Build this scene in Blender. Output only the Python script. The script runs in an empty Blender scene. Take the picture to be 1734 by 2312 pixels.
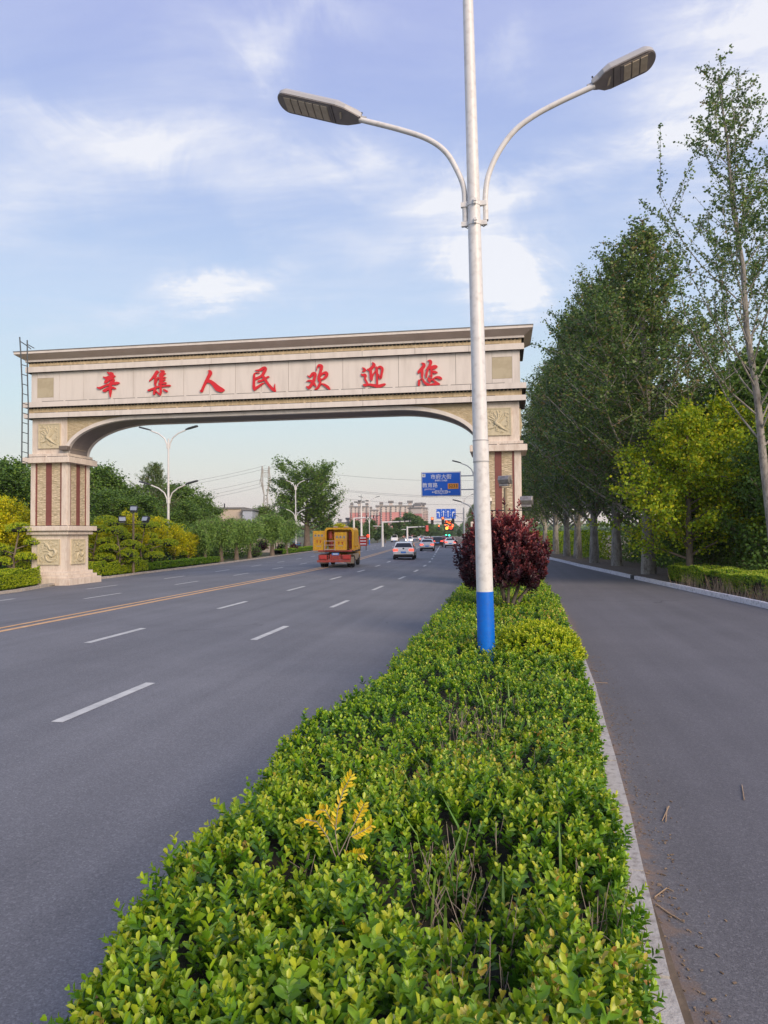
import bpy, bmesh, math, random
import numpy as np
from mathutils import Vector, Matrix
random.seed(7); rng = np.random.default_rng(11)
scene = bpy.context.scene
COL = scene.collection
R = math.radians

# ------------------------------------------------------------------ camera
F = 1640.0; PCX, PCY = 867.0, 1156.0; CAMH = 2.3
YAW = math.atan(285/F); PITCH = math.atan(48.8/F); ROLL = 0.008
camd = bpy.data.cameras.new('camera'); cam = bpy.data.objects.new('camera', camd); COL.objects.link(cam)
camd.sensor_fit = 'VERTICAL'; camd.sensor_height = 36; camd.lens = 36*F/2312; camd.clip_start = .05; camd.clip_end = 6000
f0 = Vector((-math.sin(YAW), math.cos(YAW), 0)); r0 = Vector((math.cos(YAW), math.sin(YAW), 0)); u0 = Vector((0, 0, 1))
FW = f0*math.cos(PITCH) + u0*math.sin(PITCH); UPV = u0*math.cos(PITCH) - f0*math.sin(PITCH)
RV = r0*math.cos(ROLL) - UPV*math.sin(ROLL); UV = UPV*math.cos(ROLL) + r0*math.sin(ROLL)
CAM = Vector((0, 0, CAMH))
cam.matrix_world = Matrix(((RV.x, UV.x, -FW.x, 0), (RV.y, UV.y, -FW.y, 0), (RV.z, UV.z, -FW.z, CAMH), (0, 0, 0, 1)))
scene.camera = cam

# ------------------------------------------------------------------ exposure, sky, sun
scene.view_settings.view_transform = 'Standard'; scene.view_settings.look = 'None'
scene.view_settings.gamma = 1; scene.view_settings.exposure = 0.0
SUN_EL, SUN_AZ = R(27), R(-46)       # low warm sun, to the right and a little behind the camera
world = bpy.data.worlds.new('World'); scene.world = world; world.use_nodes = True
SKY_GAIN = 1.0

def rayd(px, py): return FW + RV*((px-PCX)/F) + UV*((PCY-py)/F)
def zroad(u): return .2 - .02*abs(u+11.4) if -20.9 < u < -1.5 else (.03 if u <= -20.9 else 0.0)
def gp(px, py, z=None):
    """ground point seen in the direction of a picture point"""
    zz = 0 if z is None else z
    for _ in range(6):
        d = rayd(px, py); t = (zz-CAMH)/d.z; p = CAM + d*t
        if z is None: zz = zroad(p.x + bend(p.y))
    return p
def at_depth(px, py, dist):
    return CAM + rayd(px, py)*dist
def on_plane(px, py, P, n):
    d = rayd(px, py); t = (P-CAM).dot(n)/d.dot(n); return CAM + d*t
def bend(y):
    """how far the avenue has turned to the left at y"""
    if y < 32: return 0.0
    if y < 62: return .00142*(y-32)**2
    return 1.278 + .085*(y-62)

def node(nt, t, **kw):
    n = nt.nodes.new(t)
    for k, v in kw.items():
        if k == 'inp':
            for kk, vv in v.items(): n.inputs[kk].default_value = vv
        else: setattr(n, k, v)
    return n
def link(nt, a, b): nt.links.new(a, b)
def math_n(nt, op, a, b=None, c=None, clamp=False):
    n = nt.nodes.new('ShaderNodeMath'); n.operation = op; n.use_clamp = clamp
    for i, v in enumerate((a, b, c)):
        if v is None: continue
        if isinstance(v, (int, float)): n.inputs[i].default_value = v
        else: link(nt, v, n.inputs[i])
    return n.outputs[0]
def ramp_n(nt, fac, stops, interp='LINEAR'):
    n = nt.nodes.new('ShaderNodeValToRGB'); cr = n.color_ramp; cr.interpolation = interp
    while len(cr.elements) < len(stops): cr.elements.new(.5)
    for e, (p, c) in zip(cr.elements, stops):
        e.position = p; e.color = (*c, 1) if len(c) == 3 else c
    if fac is not None: link(nt, fac, n.inputs[0])
    return n.outputs[0]
def vdot(nt, v, c):
    n = nt.nodes.new('ShaderNodeVectorMath'); n.operation = 'DOT_PRODUCT'
    link(nt, v, n.inputs[0]); n.inputs[1].default_value = c; return n.outputs['Value']

def build_sky():
    nt = world.node_tree; nt.nodes.clear()
    out = node(nt, 'ShaderNodeOutputWorld'); bg = node(nt, 'ShaderNodeBackground')
    tc = node(nt, 'ShaderNodeTexCoord'); d = tc.outputs['Generated']
    sky = node(nt, 'ShaderNodeTexSky'); sky.sky_type = 'NISHITA'; sky.sun_disc = False
    sky.sun_elevation = SUN_EL; sky.sun_rotation = R(90)-SUN_AZ; sky.air_density = 1.2; sky.dust_density = 2.0
    sk = node(nt, 'ShaderNodeMixRGB', blend_type='MULTIPLY'); sk.inputs[0].default_value = 1
    sk.inputs[2].default_value = (.11, .11, .11, 1); link(nt, sky.outputs[0], sk.inputs[1])
    z = vdot(nt, d, (0, 0, 1))
    grad = ramp_n(nt, z, [(0, (.86, .74, .68)), (.035, (.86, .78, .73)), (.09, (.80, .83, .78)), (.17, (.68, .84, .90)), (.29, (.60, .75, .97)),
                          (.42, (.46, .59, .91)), (.60, (.42, .49, .86)), (1.0, (.36, .43, .78))])
    mx = node(nt, 'ShaderNodeMixRGB'); mx.inputs[0].default_value = .10
    link(nt, grad, mx.inputs[1]); link(nt, sk.outputs[0], mx.inputs[2])
    # high thin cloud: a warped, stretched noise plus the larger banks where the photograph has them
    zs = math_n(nt, 'MAXIMUM', z, .06)
    sc = node(nt, 'ShaderNodeVectorMath', operation='DIVIDE'); link(nt, d, sc.inputs[0])
    cz = node(nt, 'ShaderNodeCombineXYZ'); link(nt, zs, cz.inputs[0]); link(nt, zs, cz.inputs[1]); link(nt, zs, cz.inputs[2])
    link(nt, cz.outputs[0], sc.inputs[1])
    mp = node(nt, 'ShaderNodeMapping'); mp.inputs['Rotation'].default_value = (0, 0, R(-22)); mp.inputs['Scale'].default_value = (.55, 1.35, 1)
    link(nt, sc.outputs[0], mp.inputs[0])
    n1 = node(nt, 'ShaderNodeTexNoise', inp={'Scale': 1.9, 'Detail': 12, 'Roughness': .62, 'Distortion': .35}); link(nt, mp.outputs[0], n1.inputs['Vector'])
    n2 = node(nt, 'ShaderNodeTexNoise', inp={'Scale': 6.0, 'Detail': 12, 'Roughness': .66, 'Distortion': .7}); link(nt, d, n2.inputs['Vector'])
    # direction shaken by noise so that the banks have ragged edges
    sub = node(nt, 'ShaderNodeVectorMath', operation='SUBTRACT'); link(nt, n2.outputs['Color'], sub.inputs[0]); sub.inputs[1].default_value = (.5, .5, .5)
    scl = node(nt, 'ShaderNodeVectorMath', operation='SCALE'); link(nt, sub.outputs[0], scl.inputs[0]); scl.inputs['Scale'].default_value = .17
    add = node(nt, 'ShaderNodeVectorMath', operation='ADD'); link(nt, d, add.inputs[0]); link(nt, scl.outputs[0], add.inputs[1])
    dd = add.outputs[0]
    acc = None
    # (picture x, y, half length, half width, tilt deg, strength)
    banks = [(1132, 605, 62, 80, 60, 3.2), (1075, 690, 70, 40, 10, .5), (1430, 370, 260, 44, 16, .8), (1650, 250, 160, 130, 30, .7),
             (1160, 430, 90, 38, 12, .45), (780, 390, 260, 46, -8, .6), (520, 645, 150, 30, 18, .62), (590, 610, 40, 28, 0, .4),
             (170, 300, 190, 42, -8, .55), (580, 135, 50, 60, 40, .8), (340, 330, 200, 60, 20, .42), (700, 20, 120, 30, 10, .5),
             (1150, 140, 60, 40, 20, .4), (400, 670, 320, 26, 4, .4), (1690, 60, 120, 80, 10, .9), (430, 100, 120, 60, 30, .3),
             (960, 500, 130, 50, 20, .35), (620, 480, 190, 40, -18, .35), (-300, 500, 500, 90, 5, .5), (2200, 300, 400, 200, 10, .7)]
    for (px, py, sa, sb, tilt, st) in banks:
        c = rayd(px, py); c.normalize()
        a0 = (RV - c*RV.dot(c)).normalized(); b0 = c.cross(a0); b0 = b0 if b0.z > 0 else -b0
        t = R(tilt); a = a0*math.cos(t) + b0*math.sin(t); b = b0*math.cos(t) - a0*math.sin(t)
        ua = vdot(nt, dd, tuple(a*(F/sa))); ub = vdot(nt, dd, tuple(b*(F/sb))); front = vdot(nt, dd, tuple(c))
        r2 = math_n(nt, 'ADD', math_n(nt, 'MULTIPLY', ua, ua), math_n(nt, 'MULTIPLY', ub, ub))
        g = math_n(nt, 'POWER', 2.718, math_n(nt, 'MULTIPLY', r2, -.8))
        g = math_n(nt, 'MULTIPLY', g, math_n(nt, 'GREATER_THAN', front, 0))
        g = math_n(nt, 'MULTIPLY', g, st)
        acc = g if acc is None else math_n(nt, 'ADD', acc, g)
    base = math_n(nt, 'MULTIPLY_ADD', n1.outputs['Fac'], 2.3, -1.02)
    tot = math_n(nt, 'ADD', math_n(nt, 'MULTIPLY', base, .42), math_n(nt, 'MULTIPLY', acc, math_n(nt, 'MULTIPLY_ADD', n1.outputs['Fac'], 2.4, -.44)))
    hz = math_n(nt, 'MULTIPLY_ADD', z, 7.0, -.75, clamp=True)
    fac = math_n(nt, 'MULTIPLY', math_n(nt, 'MULTIPLY', tot, 1.0, clamp=True), hz, clamp=True)
    ccol = ramp_n(nt, fac, [(0, (.72, .78, .95)), (.5, (.84, .87, .98)), (1, (.97, .97, 1.0))])
    m2 = node(nt, 'ShaderNodeMixRGB'); link(nt, math_n(nt, 'MULTIPLY', fac, .82), m2.inputs[0]); link(nt, mx.outputs[0], m2.inputs[1]); link(nt, ccol, m2.inputs[2])
    link(nt, m2.outputs[0], bg.inputs['Color']); bg.inputs['Strength'].default_value = SKY_GAIN
    link(nt, bg.outputs[0], out.inputs['Surface'])
build_sky()
sund = bpy.data.lights.new('sun', 'SUN'); sund.energy = 3.6; sund.angle = R(34); sund.color = (1.0, .80, .62)
sun = bpy.data.objects.new('sun', sund); COL.objects.link(sun)
sdir = Vector((math.cos(SUN_AZ)*math.cos(SUN_EL), math.sin(SUN_AZ)*math.cos(SUN_EL), math.sin(SUN_EL)))
sun.rotation_euler = (-sdir).to_track_quat('-Z', 'Y').to_euler()

# ------------------------------------------------------------------ helpers
def tag(o, label=None, cat=None, group=None, kind=None):
    for k, v in (('label', label), ('category', cat), ('group', group), ('kind', kind)):
        if v: o[k] = v
    return o
def empty(name, loc=(0, 0, 0), rz=0, parent=None):
    o = bpy.data.objects.new(name, None); COL.objects.link(o); o.location = loc; o.rotation_euler = (0, 0, rz)
    o.empty_display_size = .2
    if parent: o.parent = parent
    return o
def inst(name, me, parent=None, loc=(0, 0, 0), rot=(0, 0, 0), scale=(1, 1, 1)):
    o = bpy.data.objects.new(name, me); COL.objects.link(o); o.location = loc; o.rotation_euler = rot; o.scale = scale
    if parent: o.parent = parent
    return o
def copy_tree(o, parent=None):
    c = o.copy(); COL.objects.link(c); c.parent = parent
    for ch in list(o.children): copy_tree(ch, c)
    return c

class MB:
    """collects plain shapes and links them as one mesh object"""
    def __init__(s): s.v = []; s.f = []; s.m = []; s.s = []; s.mi = 0
    def add(s, vs, fs, smooth=False):
        b = len(s.v); s.v += [tuple(p) for p in vs]
        for f in fs: s.f.append([i+b for i in f]); s.m.append(s.mi); s.s.append(smooth)
        return s
    def box(s, c, d, rz=0, top=None, M=None):
        """box with centre c, size d; top scales the upper face (sx, sy)"""
        x, y, z = d[0]/2, d[1]/2, d[2]/2; tx, ty = top or (1, 1)
        vs = [(-x, -y, -z), (x, -y, -z), (x, y, -z), (-x, y, -z), (-x*tx, -y*ty, z), (x*tx, -y*ty, z), (x*tx, y*ty, z), (-x*tx, y*ty, z)]
        if rz: cs, sn = math.cos(rz), math.sin(rz); vs = [(a*cs-b*sn, a*sn+b*cs, h) for a, b, h in vs]
        if M: vs = [tuple(M @ Vector(v)) for v in vs]
        vs = [(a+c[0], b+c[1], h+c[2]) for a, b, h in vs]
        return s.add(vs, [(0, 3, 2, 1), (4, 5, 6, 7), (0, 1, 5, 4), (1, 2, 6, 5), (2, 3, 7, 6), (3, 0, 4, 7)])
    def tube(s, pts, rad, n=8, cap=True, smooth=True):
        pts = [Vector(p) for p in pts]; rad = rad if hasattr(rad, '__len__') else [rad]*len(pts)
        t0 = (pts[1]-pts[0]).normalized(); ref = Vector((0, 0, 1)) if abs(t0.z) < .9 else Vector((1, 0, 0))
        a = t0.cross(ref).normalized(); vs = []
        for i, p in enumerate(pts):
            t = ((pts[min(i+1, len(pts)-1)]-pts[max(i-1, 0)])).normalized()
            a = (a - t*a.dot(t)).normalized(); b = t.cross(a)
            for k in range(n):
                an = 2*math.pi*k/n; vs.append(p + (a*math.cos(an)+b*math.sin(an))*rad[i])
        fs = [(i*n+k, i*n+(k+1) % n, (i+1)*n+(k+1) % n, (i+1)*n+k) for i in range(len(pts)-1) for k in range(n)]
        s.add(vs, fs, smooth)
        if cap:
            L = len(pts)-1; s.add([vs[k] for k in range(n)], [tuple(range(n-1, -1, -1))]); s.add([vs[L*n+k] for k in range(n)], [tuple(range(n))])
        return s
    def cyl(s, c, r, h, n=16, r2=None, axis='z'):
        ax = {'x': Vector((1, 0, 0)), 'y': Vector((0, 1, 0)), 'z': Vector((0, 0, 1))}[axis]; c = Vector(c)
        return s.tube([c-ax*h/2, c+ax*h/2], [r, r if r2 is None else r2], n)
    def prism(s, poly, a, b, ax='y'):
        """polygon in the plane across ax, from a to b"""
        n = len(poly)
        def P(u, v, w): return (u, w, v) if ax == 'y' else ((w, u, v) if ax == 'x' else (u, v, w))
        vs = [P(u, v, a) for u, v in poly] + [P(u, v, b) for u, v in poly]
        fs = [tuple(range(n)), tuple(range(2*n-1, n-1, -1))] + [(i, i+n, (i+1) % n+n, (i+1) % n) for i in range(n)]
        return s.add(vs, fs)
    def quad(s, *p): return s.add(p, [(0, 1, 2, 3)])
    def ball(s, c, r, nu=10, nv=6, sc=(1, 1, 1)):
        vs = []; c = Vector(c)
        for j in range(1, nv):
            ph = math.pi*j/nv
            for i in range(nu):
                th = 2*math.pi*i/nu; vs.append((c.x+r*sc[0]*math.sin(ph)*math.cos(th), c.y+r*sc[1]*math.sin(ph)*math.sin(th), c.z+r*sc[2]*math.cos(ph)))
        fs = [(j*nu+i, (j+1)*nu+i, (j+1)*nu+(i+1) % nu, j*nu+(i+1) % nu) for j in range(nv-2) for i in range(nu)]
        t = len(vs); vs += [(c.x, c.y, c.z+r*sc[2]), (c.x, c.y, c.z-r*sc[2])]
        fs += [(t, i, (i+1) % nu) for i in range(nu)] + [(t+1, (nv-2)*nu+(i+1) % nu, (nv-2)*nu+i) for i in range(nu)]
        return s.add(vs, fs, True)
    def mesh(s, name, mats, fix=True):
        me = bpy.data.meshes.new(name); me.from_pydata(s.v, [], s.f)
        for m in (mats if isinstance(mats, (list, tuple)) else [mats]): me.materials.append(m)
        me.polygons.foreach_set('material_index', s.m); me.polygons.foreach_set('use_smooth', s.s)
        me.update()
        if fix:
            bm = bmesh.new(); bm.from_mesh(me); bmesh.ops.recalc_face_normals(bm, faces=bm.faces); bm.to_mesh(me); bm.free()
        return me
    def build(s, name, mats, parent=None, loc=(0, 0, 0), rz=0, fix=True, bevel=0):
        o = inst(name, s.mesh(name, mats, fix), parent, loc, (0, 0, rz))
        if bevel:
            b = o.modifiers.new('bevel', 'BEVEL'); b.width = bevel; b.segments = 2; b.limit_method = 'ANGLE'; b.angle_limit = R(40)
        return o

# ------------------------------------------------------------------ materials
MATS = {}
def material(name, col, rough=.6, col2=None, scale=6, detail=4, bump=0, bscale=None, metal=0, spec=.5, stretch=(1, 1, 1), space='Object', low=.35, high=.65, emit=None, es=1, dirt=None, coat=0):
    if name in MATS: return MATS[name]
    m = bpy.data.materials.new(name); m.use_nodes = True; nt = m.node_tree; bs = nt.nodes['Principled BSDF']
    bs.inputs['Base Color'].default_value = (*col, 1); bs.inputs['Roughness'].default_value = rough
    bs.inputs['Metallic'].default_value = metal; bs.inputs['Specular IOR Level'].default_value = spec; bs.inputs['Coat Weight'].default_value = coat
    if col2 or bump:
        tc = node(nt, 'ShaderNodeTexCoord'); mp = node(nt, 'ShaderNodeMapping'); mp.inputs['Scale'].default_value = stretch
        if space == 'World': g = node(nt, 'ShaderNodeNewGeometry'); link(nt, g.outputs['Position'], mp.inputs[0])
        else: link(nt, tc.outputs['Object'], mp.inputs[0])
        n = node(nt, 'ShaderNodeTexNoise', inp={'Scale': scale, 'Detail': detail, 'Roughness': .6}); link(nt, mp.outputs[0], n.inputs['Vector'])
    if col2:
        c = ramp_n(nt, n.outputs['Fac'], [(low, col), (high, col2)])
        if dirt:
            n3 = node(nt, 'ShaderNodeTexNoise', inp={'Scale': scale*4.3, 'Detail': 6}); link(nt, mp.outputs[0], n3.inputs['Vector'])
            f = ramp_n(nt, n3.outputs['Fac'], [(.5, (0, 0, 0)), (.72, (.7, .7, .7))])
            mx = node(nt, 'ShaderNodeMixRGB'); link(nt, f, mx.inputs[0]); link(nt, c, mx.inputs[1]); mx.inputs[2].default_value = (*dirt, 1); c = mx.outputs[0]
        link(nt, c, bs.inputs['Base Color'])
    if bump:
        n2 = node(nt, 'ShaderNodeTexNoise', inp={'Scale': bscale or scale*3, 'Detail': 5}); link(nt, mp.outputs[0], n2.inputs['Vector'])
        b = node(nt, 'ShaderNodeBump', inp={'Strength': bump, 'Distance': .01}); link(nt, n2.outputs['Fac'], b.inputs['Height']); link(nt, b.outputs[0], bs.inputs['Normal'])
    if emit: bs.inputs['Emission Color'].default_value = (*emit, 1); bs.inputs['Emission Strength'].default_value = es
    MATS[name] = m; return m

def leaf_material(name, stops, rough=.45, trans=.28, spec=.35):
    m = bpy.data.materials.new(name); m.use_nodes = True; nt = m.node_tree; bs = nt.nodes['Principled BSDF']
    at = node(nt, 'ShaderNodeAttribute', attribute_name='tone')
    c = ramp_n(nt, at.outputs['Fac'], stops)
    link(nt, c, bs.inputs['Base Color']); bs.inputs['Roughness'].default_value = rough; bs.inputs['Specular IOR Level'].default_value = spec
    tr = node(nt, 'ShaderNodeBsdfTranslucent'); link(nt, c, tr.inputs['Color'])
    mx = node(nt, 'ShaderNodeMixShader'); mx.inputs[0].default_value = trans
    link(nt, bs.outputs[0], mx.inputs[1]); link(nt, tr.outputs[0], mx.inputs[2]); link(nt, mx.outputs[0], nt.nodes['Material Output'].inputs[0])
    MATS[name] = m; return m

# ------------------------------------------------------------------ leaves as numpy meshes
def unit(a): return a/np.maximum(np.linalg.norm(a, axis=1, keepdims=True), 1e-9)
def leaf_mesh(name, P, A, N, L, W, tone, mat, six=False):
    P = np.asarray(P, float); n = len(P); A = unit(A); S = unit(np.cross(A, N)); N = np.cross(S, A)
    L = np.broadcast_to(L, n)[:, None]; W = np.broadcast_to(W, n)[:, None]
    if six:
        V = np.stack([P, P+A*L*.34+S*W*.40+N*W*.14, P+A*L*.74+S*W*.47+N*W*.13-N*L*.03, P+A*L-N*L*.13, P+A*L*.74-S*W*.47+N*W*.13-N*L*.03, P+A*L*.34-S*W*.40+N*W*.14], 1)
        k = 6; Fc = np.array([0, 1, 2, 3, 0, 3, 4, 5])
    else:
        V = np.stack([P, P+A*L*.5+S*W*.5+N*W*.15, P+A*L-N*L*.08, P+A*L*.5-S*W*.5+N*W*.15], 1)
        k = 4; Fc = np.array([0, 1, 2, 3])
    me = bpy.data.meshes.new(name); me.vertices.add(n*k); me.vertices.foreach_set('co', V.reshape(-1).astype(np.float32))
    nf = len(Fc)//4; idx = (np.arange(n)[:, None]*k + Fc[None, :]).reshape(-1).astype(np.int32)
    me.loops.add(len(idx)); me.loops.foreach_set('vertex_index', idx)
    me.polygons.add(n*nf); me.polygons.foreach_set('loop_start', (np.arange(n*nf)*4).astype(np.int32))
    try: me.polygons.foreach_set('loop_total', np.full(n*nf, 4, np.int32))
    except Exception: pass
    me.update(calc_edges=True); me.materials.append(mat)
    at = me.attributes.new('tone', 'FLOAT', 'POINT'); at.data.foreach_set('value', np.repeat(np.clip(tone, 0, 1), k).astype(np.float32))
    return me
def rand_dirs(n, up=0.0):
    v = rng.normal(size=(n, 3)); v[:, 2] += up; return unit(v)
# ================================================================== SETTING: ground, roads, kerbs, markings
def asphalt(name, a, b, seam=(.05, .05, .055), edge=None):
    m = bpy.data.materials.new(name); m.use_nodes = True; nt = m.node_tree; bs = nt.nodes['Principled BSDF']
    g = node(nt, 'ShaderNodeNewGeometry'); pos = g.outputs['Position']
    big = node(nt, 'ShaderNodeTexNoise', inp={'Scale': .35, 'Detail': 5, 'Roughness': .6}); link(nt, pos, big.inputs['Vector'])
    mp = node(nt, 'ShaderNodeMapping'); mp.inputs['Scale'].default_value = (1.6, .035, 1); link(nt, pos, mp.inputs[0])
    strk = node(nt, 'ShaderNodeTexNoise', inp={'Scale': 1.0, 'Detail': 5, 'Roughness': .6}); link(nt, mp.outputs[0], strk.inputs['Vector'])
    f = math_n(nt, 'ADD', math_n(nt, 'MULTIPLY', big.outputs['Fac'], .5), math_n(nt, 'MULTIPLY', strk.outputs['Fac'], .5))
    c = ramp_n(nt, f, [(.36, a), (.64, b)])
    gr = node(nt, 'ShaderNodeTexNoise', inp={'Scale': 95, 'Detail': 3, 'Roughness': .7}); link(nt, pos, gr.inputs['Vector'])
    c2 = node(nt, 'ShaderNodeMixRGB', blend_type='OVERLAY'); c2.inputs[0].default_value = .5; link(nt, c, c2.inputs[1])
    link(nt, ramp_n(nt, gr.outputs['Fac'], [(.3, (.2, .2, .2)), (.7, (.8, .8, .8))]), c2.inputs[2])
    # pale grit lying on the surface
    vo = node(nt, 'ShaderNodeTexVoronoi', inp={'Scale': 16}); link(nt, pos, vo.inputs['Vector'])
    sp = math_n(nt, 'MULTIPLY', math_n(nt, 'LESS_THAN', vo.outputs['Distance'], .09), math_n(nt, 'GREATER_THAN', vdot(nt, vo.outputs['Color'], (1, 0, 0)), .86))
    c3 = node(nt, 'ShaderNodeMixRGB'); link(nt, math_n(nt, 'MULTIPLY', sp, .55), c3.inputs[0]); link(nt, c2.outputs[0], c3.inputs[1]); c3.inputs[2].default_value = (.32, .30, .27, 1)
    v2 = node(nt, 'ShaderNodeTexVoronoi', inp={'Scale': 75}); link(nt, pos, v2.inputs['Vector'])
    c5 = node(nt, 'ShaderNodeMixRGB', blend_type='OVERLAY'); c5.inputs[0].default_value = .42; link(nt, c3.outputs[0], c5.inputs[1])
    link(nt, ramp_n(nt, vdot(nt, v2.outputs['Color'], (1, 0, 0)), [(0, (.28, .28, .28)), (.8, (.55, .55, .55)), (1, (.85, .84, .82))]), c5.inputs[2])
    cc = c5.outputs[0]
    mpc = node(nt, 'ShaderNodeMapping'); mpc.inputs['Scale'].default_value = (1, .45, 1); link(nt, pos, mpc.inputs[0])
    wn = node(nt, 'ShaderNodeTexNoise', inp={'Scale': 1.3, 'Detail': 8}); link(nt, mpc.outputs[0], wn.inputs['Vector'])
    wa = node(nt, 'ShaderNodeMixRGB', blend_type='ADD'); wa.inputs[0].default_value = .55; link(nt, mpc.outputs[0], wa.inputs[1]); link(nt, wn.outputs['Color'], wa.inputs[2])
    cr_ = node(nt, 'ShaderNodeTexVoronoi', feature='DISTANCE_TO_EDGE', inp={'Scale': .23}); link(nt, wa.outputs[0], cr_.inputs['Vector'])
    pn_ = node(nt, 'ShaderNodeTexNoise', inp={'Scale': .22, 'Detail': 3}); link(nt, pos, pn_.inputs['Vector'])
    ck = math_n(nt, 'MULTIPLY', math_n(nt, 'LESS_THAN', cr_.outputs['Distance'], .0022), math_n(nt, 'GREATER_THAN', pn_.outputs['Fac'], .60))
    c6 = node(nt, 'ShaderNodeMixRGB', blend_type='MULTIPLY'); link(nt, math_n(nt, 'MULTIPLY', ck, .55), c6.inputs[0]); link(nt, cc, c6.inputs[1]); c6.inputs[2].default_value = (.25, .25, .25, 1)
    cc = c6.outputs[0]
    if edge:   # dust and tan grit gathered along the kerb of the median
        sx = node(nt, 'ShaderNodeSeparateXYZ'); link(nt, pos, sx.inputs[0])
        n2 = node(nt, 'ShaderNodeTexNoise', inp={'Scale': 7, 'Detail': 7, 'Roughness': .7}); link(nt, pos, n2.inputs['Vector'])
        e0 = math_n(nt, 'MULTIPLY_ADD', sx.outputs[1], .046, .52)
        e0 = math_n(nt, 'MINIMUM', e0, 1.4)
        dx = math_n(nt, 'SUBTRACT', sx.outputs[0], e0)
        k = math_n(nt, 'ADD', math_n(nt, 'MULTIPLY', dx, -6.5), math_n(nt, 'MULTIPLY_ADD', n2.outputs['Fac'], 5.0, -1.0), clamp=True)
        c4 = node(nt, 'ShaderNodeMixRGB'); link(nt, math_n(nt, 'MULTIPLY', k, .8), c4.inputs[0]); link(nt, cc, c4.inputs[1]); c4.inputs[2].default_value = (.23, .165, .12, 1)
        cc = c4.outputs[0]
    link(nt, cc, bs.inputs['Base Color']); bs.inputs['Roughness'].default_value = .72; bs.inputs['Specular IOR Level'].default_value = .4
    b = node(nt, 'ShaderNodeBump', inp={'Strength': .55, 'Distance': .006}); link(nt, gr.outputs['Fac'], b.inputs['Height']); link(nt, b.outputs[0], bs.inputs['Normal'])
    MATS[name] = m; return m
M_road = asphalt('main asphalt', (.138, .142, .149), (.198, .203, .211))
M_serv = asphalt('service asphalt', (.122, .120, .124), (.166, .163, .168), edge=True)
M_white = material('road paint white', (.62, .63, .58), .7, (.46, .47, .44), 5, bump=.3, bscale=80, space='World')
M_yellow = material('road paint yellow', (.78, .48, .22), .7, (.62, .36, .16), 4, bump=.3, bscale=80, space='World')
M_soil = material('soil', (.10, .075, .05), .95, (.17, .13, .09), 3, 6, bump=.6, bscale=30, space='World')
M_grassg = material('verge ground', (.055, .085, .03), .95, (.13, .11, .06), .8, 6, bump=.5, bscale=20, space='World')
M_kerbw = material('kerb pale stone', (.66, .65, .68), .75, (.76, .75, .77), 3, 5, bump=.35, bscale=60, space='World', dirt=(.30, .29, .29))
M_kerbg = material('kerb concrete', (.47, .45, .42), .85, (.57, .55, .51), 4, 6, bump=.45, bscale=70, space='World', dirt=(.22, .19, .17))
M_kerbt = material('kerb tan concrete', (.40, .36, .31), .85, (.50, .45, .39), 2, 6, bump=.4, bscale=50, space='World', dirt=(.25, .2, .16))
M_gap = material('dark joint', (.05, .045, .04), .9)

def strip(name, f_left, f_right, ys, mat, zf, nx=1, kind='structure'):
    mb = MB(); vs = []
    for y in ys:
        a, b = f_left(y), f_right(y)
        for i in range(nx+1):
            x = a+(b-a)*i/nx; vs.append((x, y, zf(x, y)))
    fs = [(j*(nx+1)+i, j*(nx+1)+i+1, (j+1)*(nx+1)+i+1, (j+1)*(nx+1)+i) for j in range(len(ys)-1) for i in range(nx)]
    mb.add(vs, fs); o = mb.build(name, mat, fix=False)
    if kind: o['kind'] = kind
    return o
YS = list(np.concatenate([np.linspace(-30, 30, 13), np.linspace(33, 70, 20), np.linspace(75, 520, 45)]))
def LK(y):  # left kerb line
    u = np.interp(y, [-40, 20, 27, 31, 40, 60, 110, 400], [-19.4, -19.4, -19.9, -20.95, -21.4, -21.7, -21.7, -21.7]); return u - bend(y)
def MR(y):  # median, service-road side
    return np.interp(y, [-40, 3.46, 4.43, 5.9, 7.9, 10.7, 13.2, 18.2, 30, 60, 400], [.6, .72, .78, .89, 1.0, 1.16, 1.25, 1.36, 1.3, 1.0, 1.0]) - bend(y)
def ML(y): return -1.62 - bend(y)
def SK(y):  # outer kerb of the service road
    return np.interp(y, [-40, 10, 18, 23, 28.9, 37, 42.5, 49.5, 65.4, 110, 400], [10.5, 9.2, 8.1, 7.42, 6.74, 5.85, 5.42, 4.9, 4.6, 4.8, 4.8]) - bend(y)
ground = MB(); ground.quad((-1200, -60, -.06), (1200, -60, -.06), (1200, 1500, -.06), (-1200, 1500, -.06)); ground.build('ground', M_grassg, fix=False)['kind'] = 'structure'
strip('main_road', LK, lambda y: -1.62-bend(y), YS, M_road, lambda x, y: zroad(x+bend(y)), 24)
strip('service_road', MR, SK, YS, M_serv, lambda x, y: 0.0)
strip('median_soil', ML, MR, YS, M_soil, lambda x, y: .07)
strip('right_verge', SK, lambda y: SK(y)+60, YS, M_soil, lambda x, y: .08)
strip('left_verge', lambda y: LK(y)-80, LK, YS, M_grassg, lambda x, y: .05)

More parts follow.
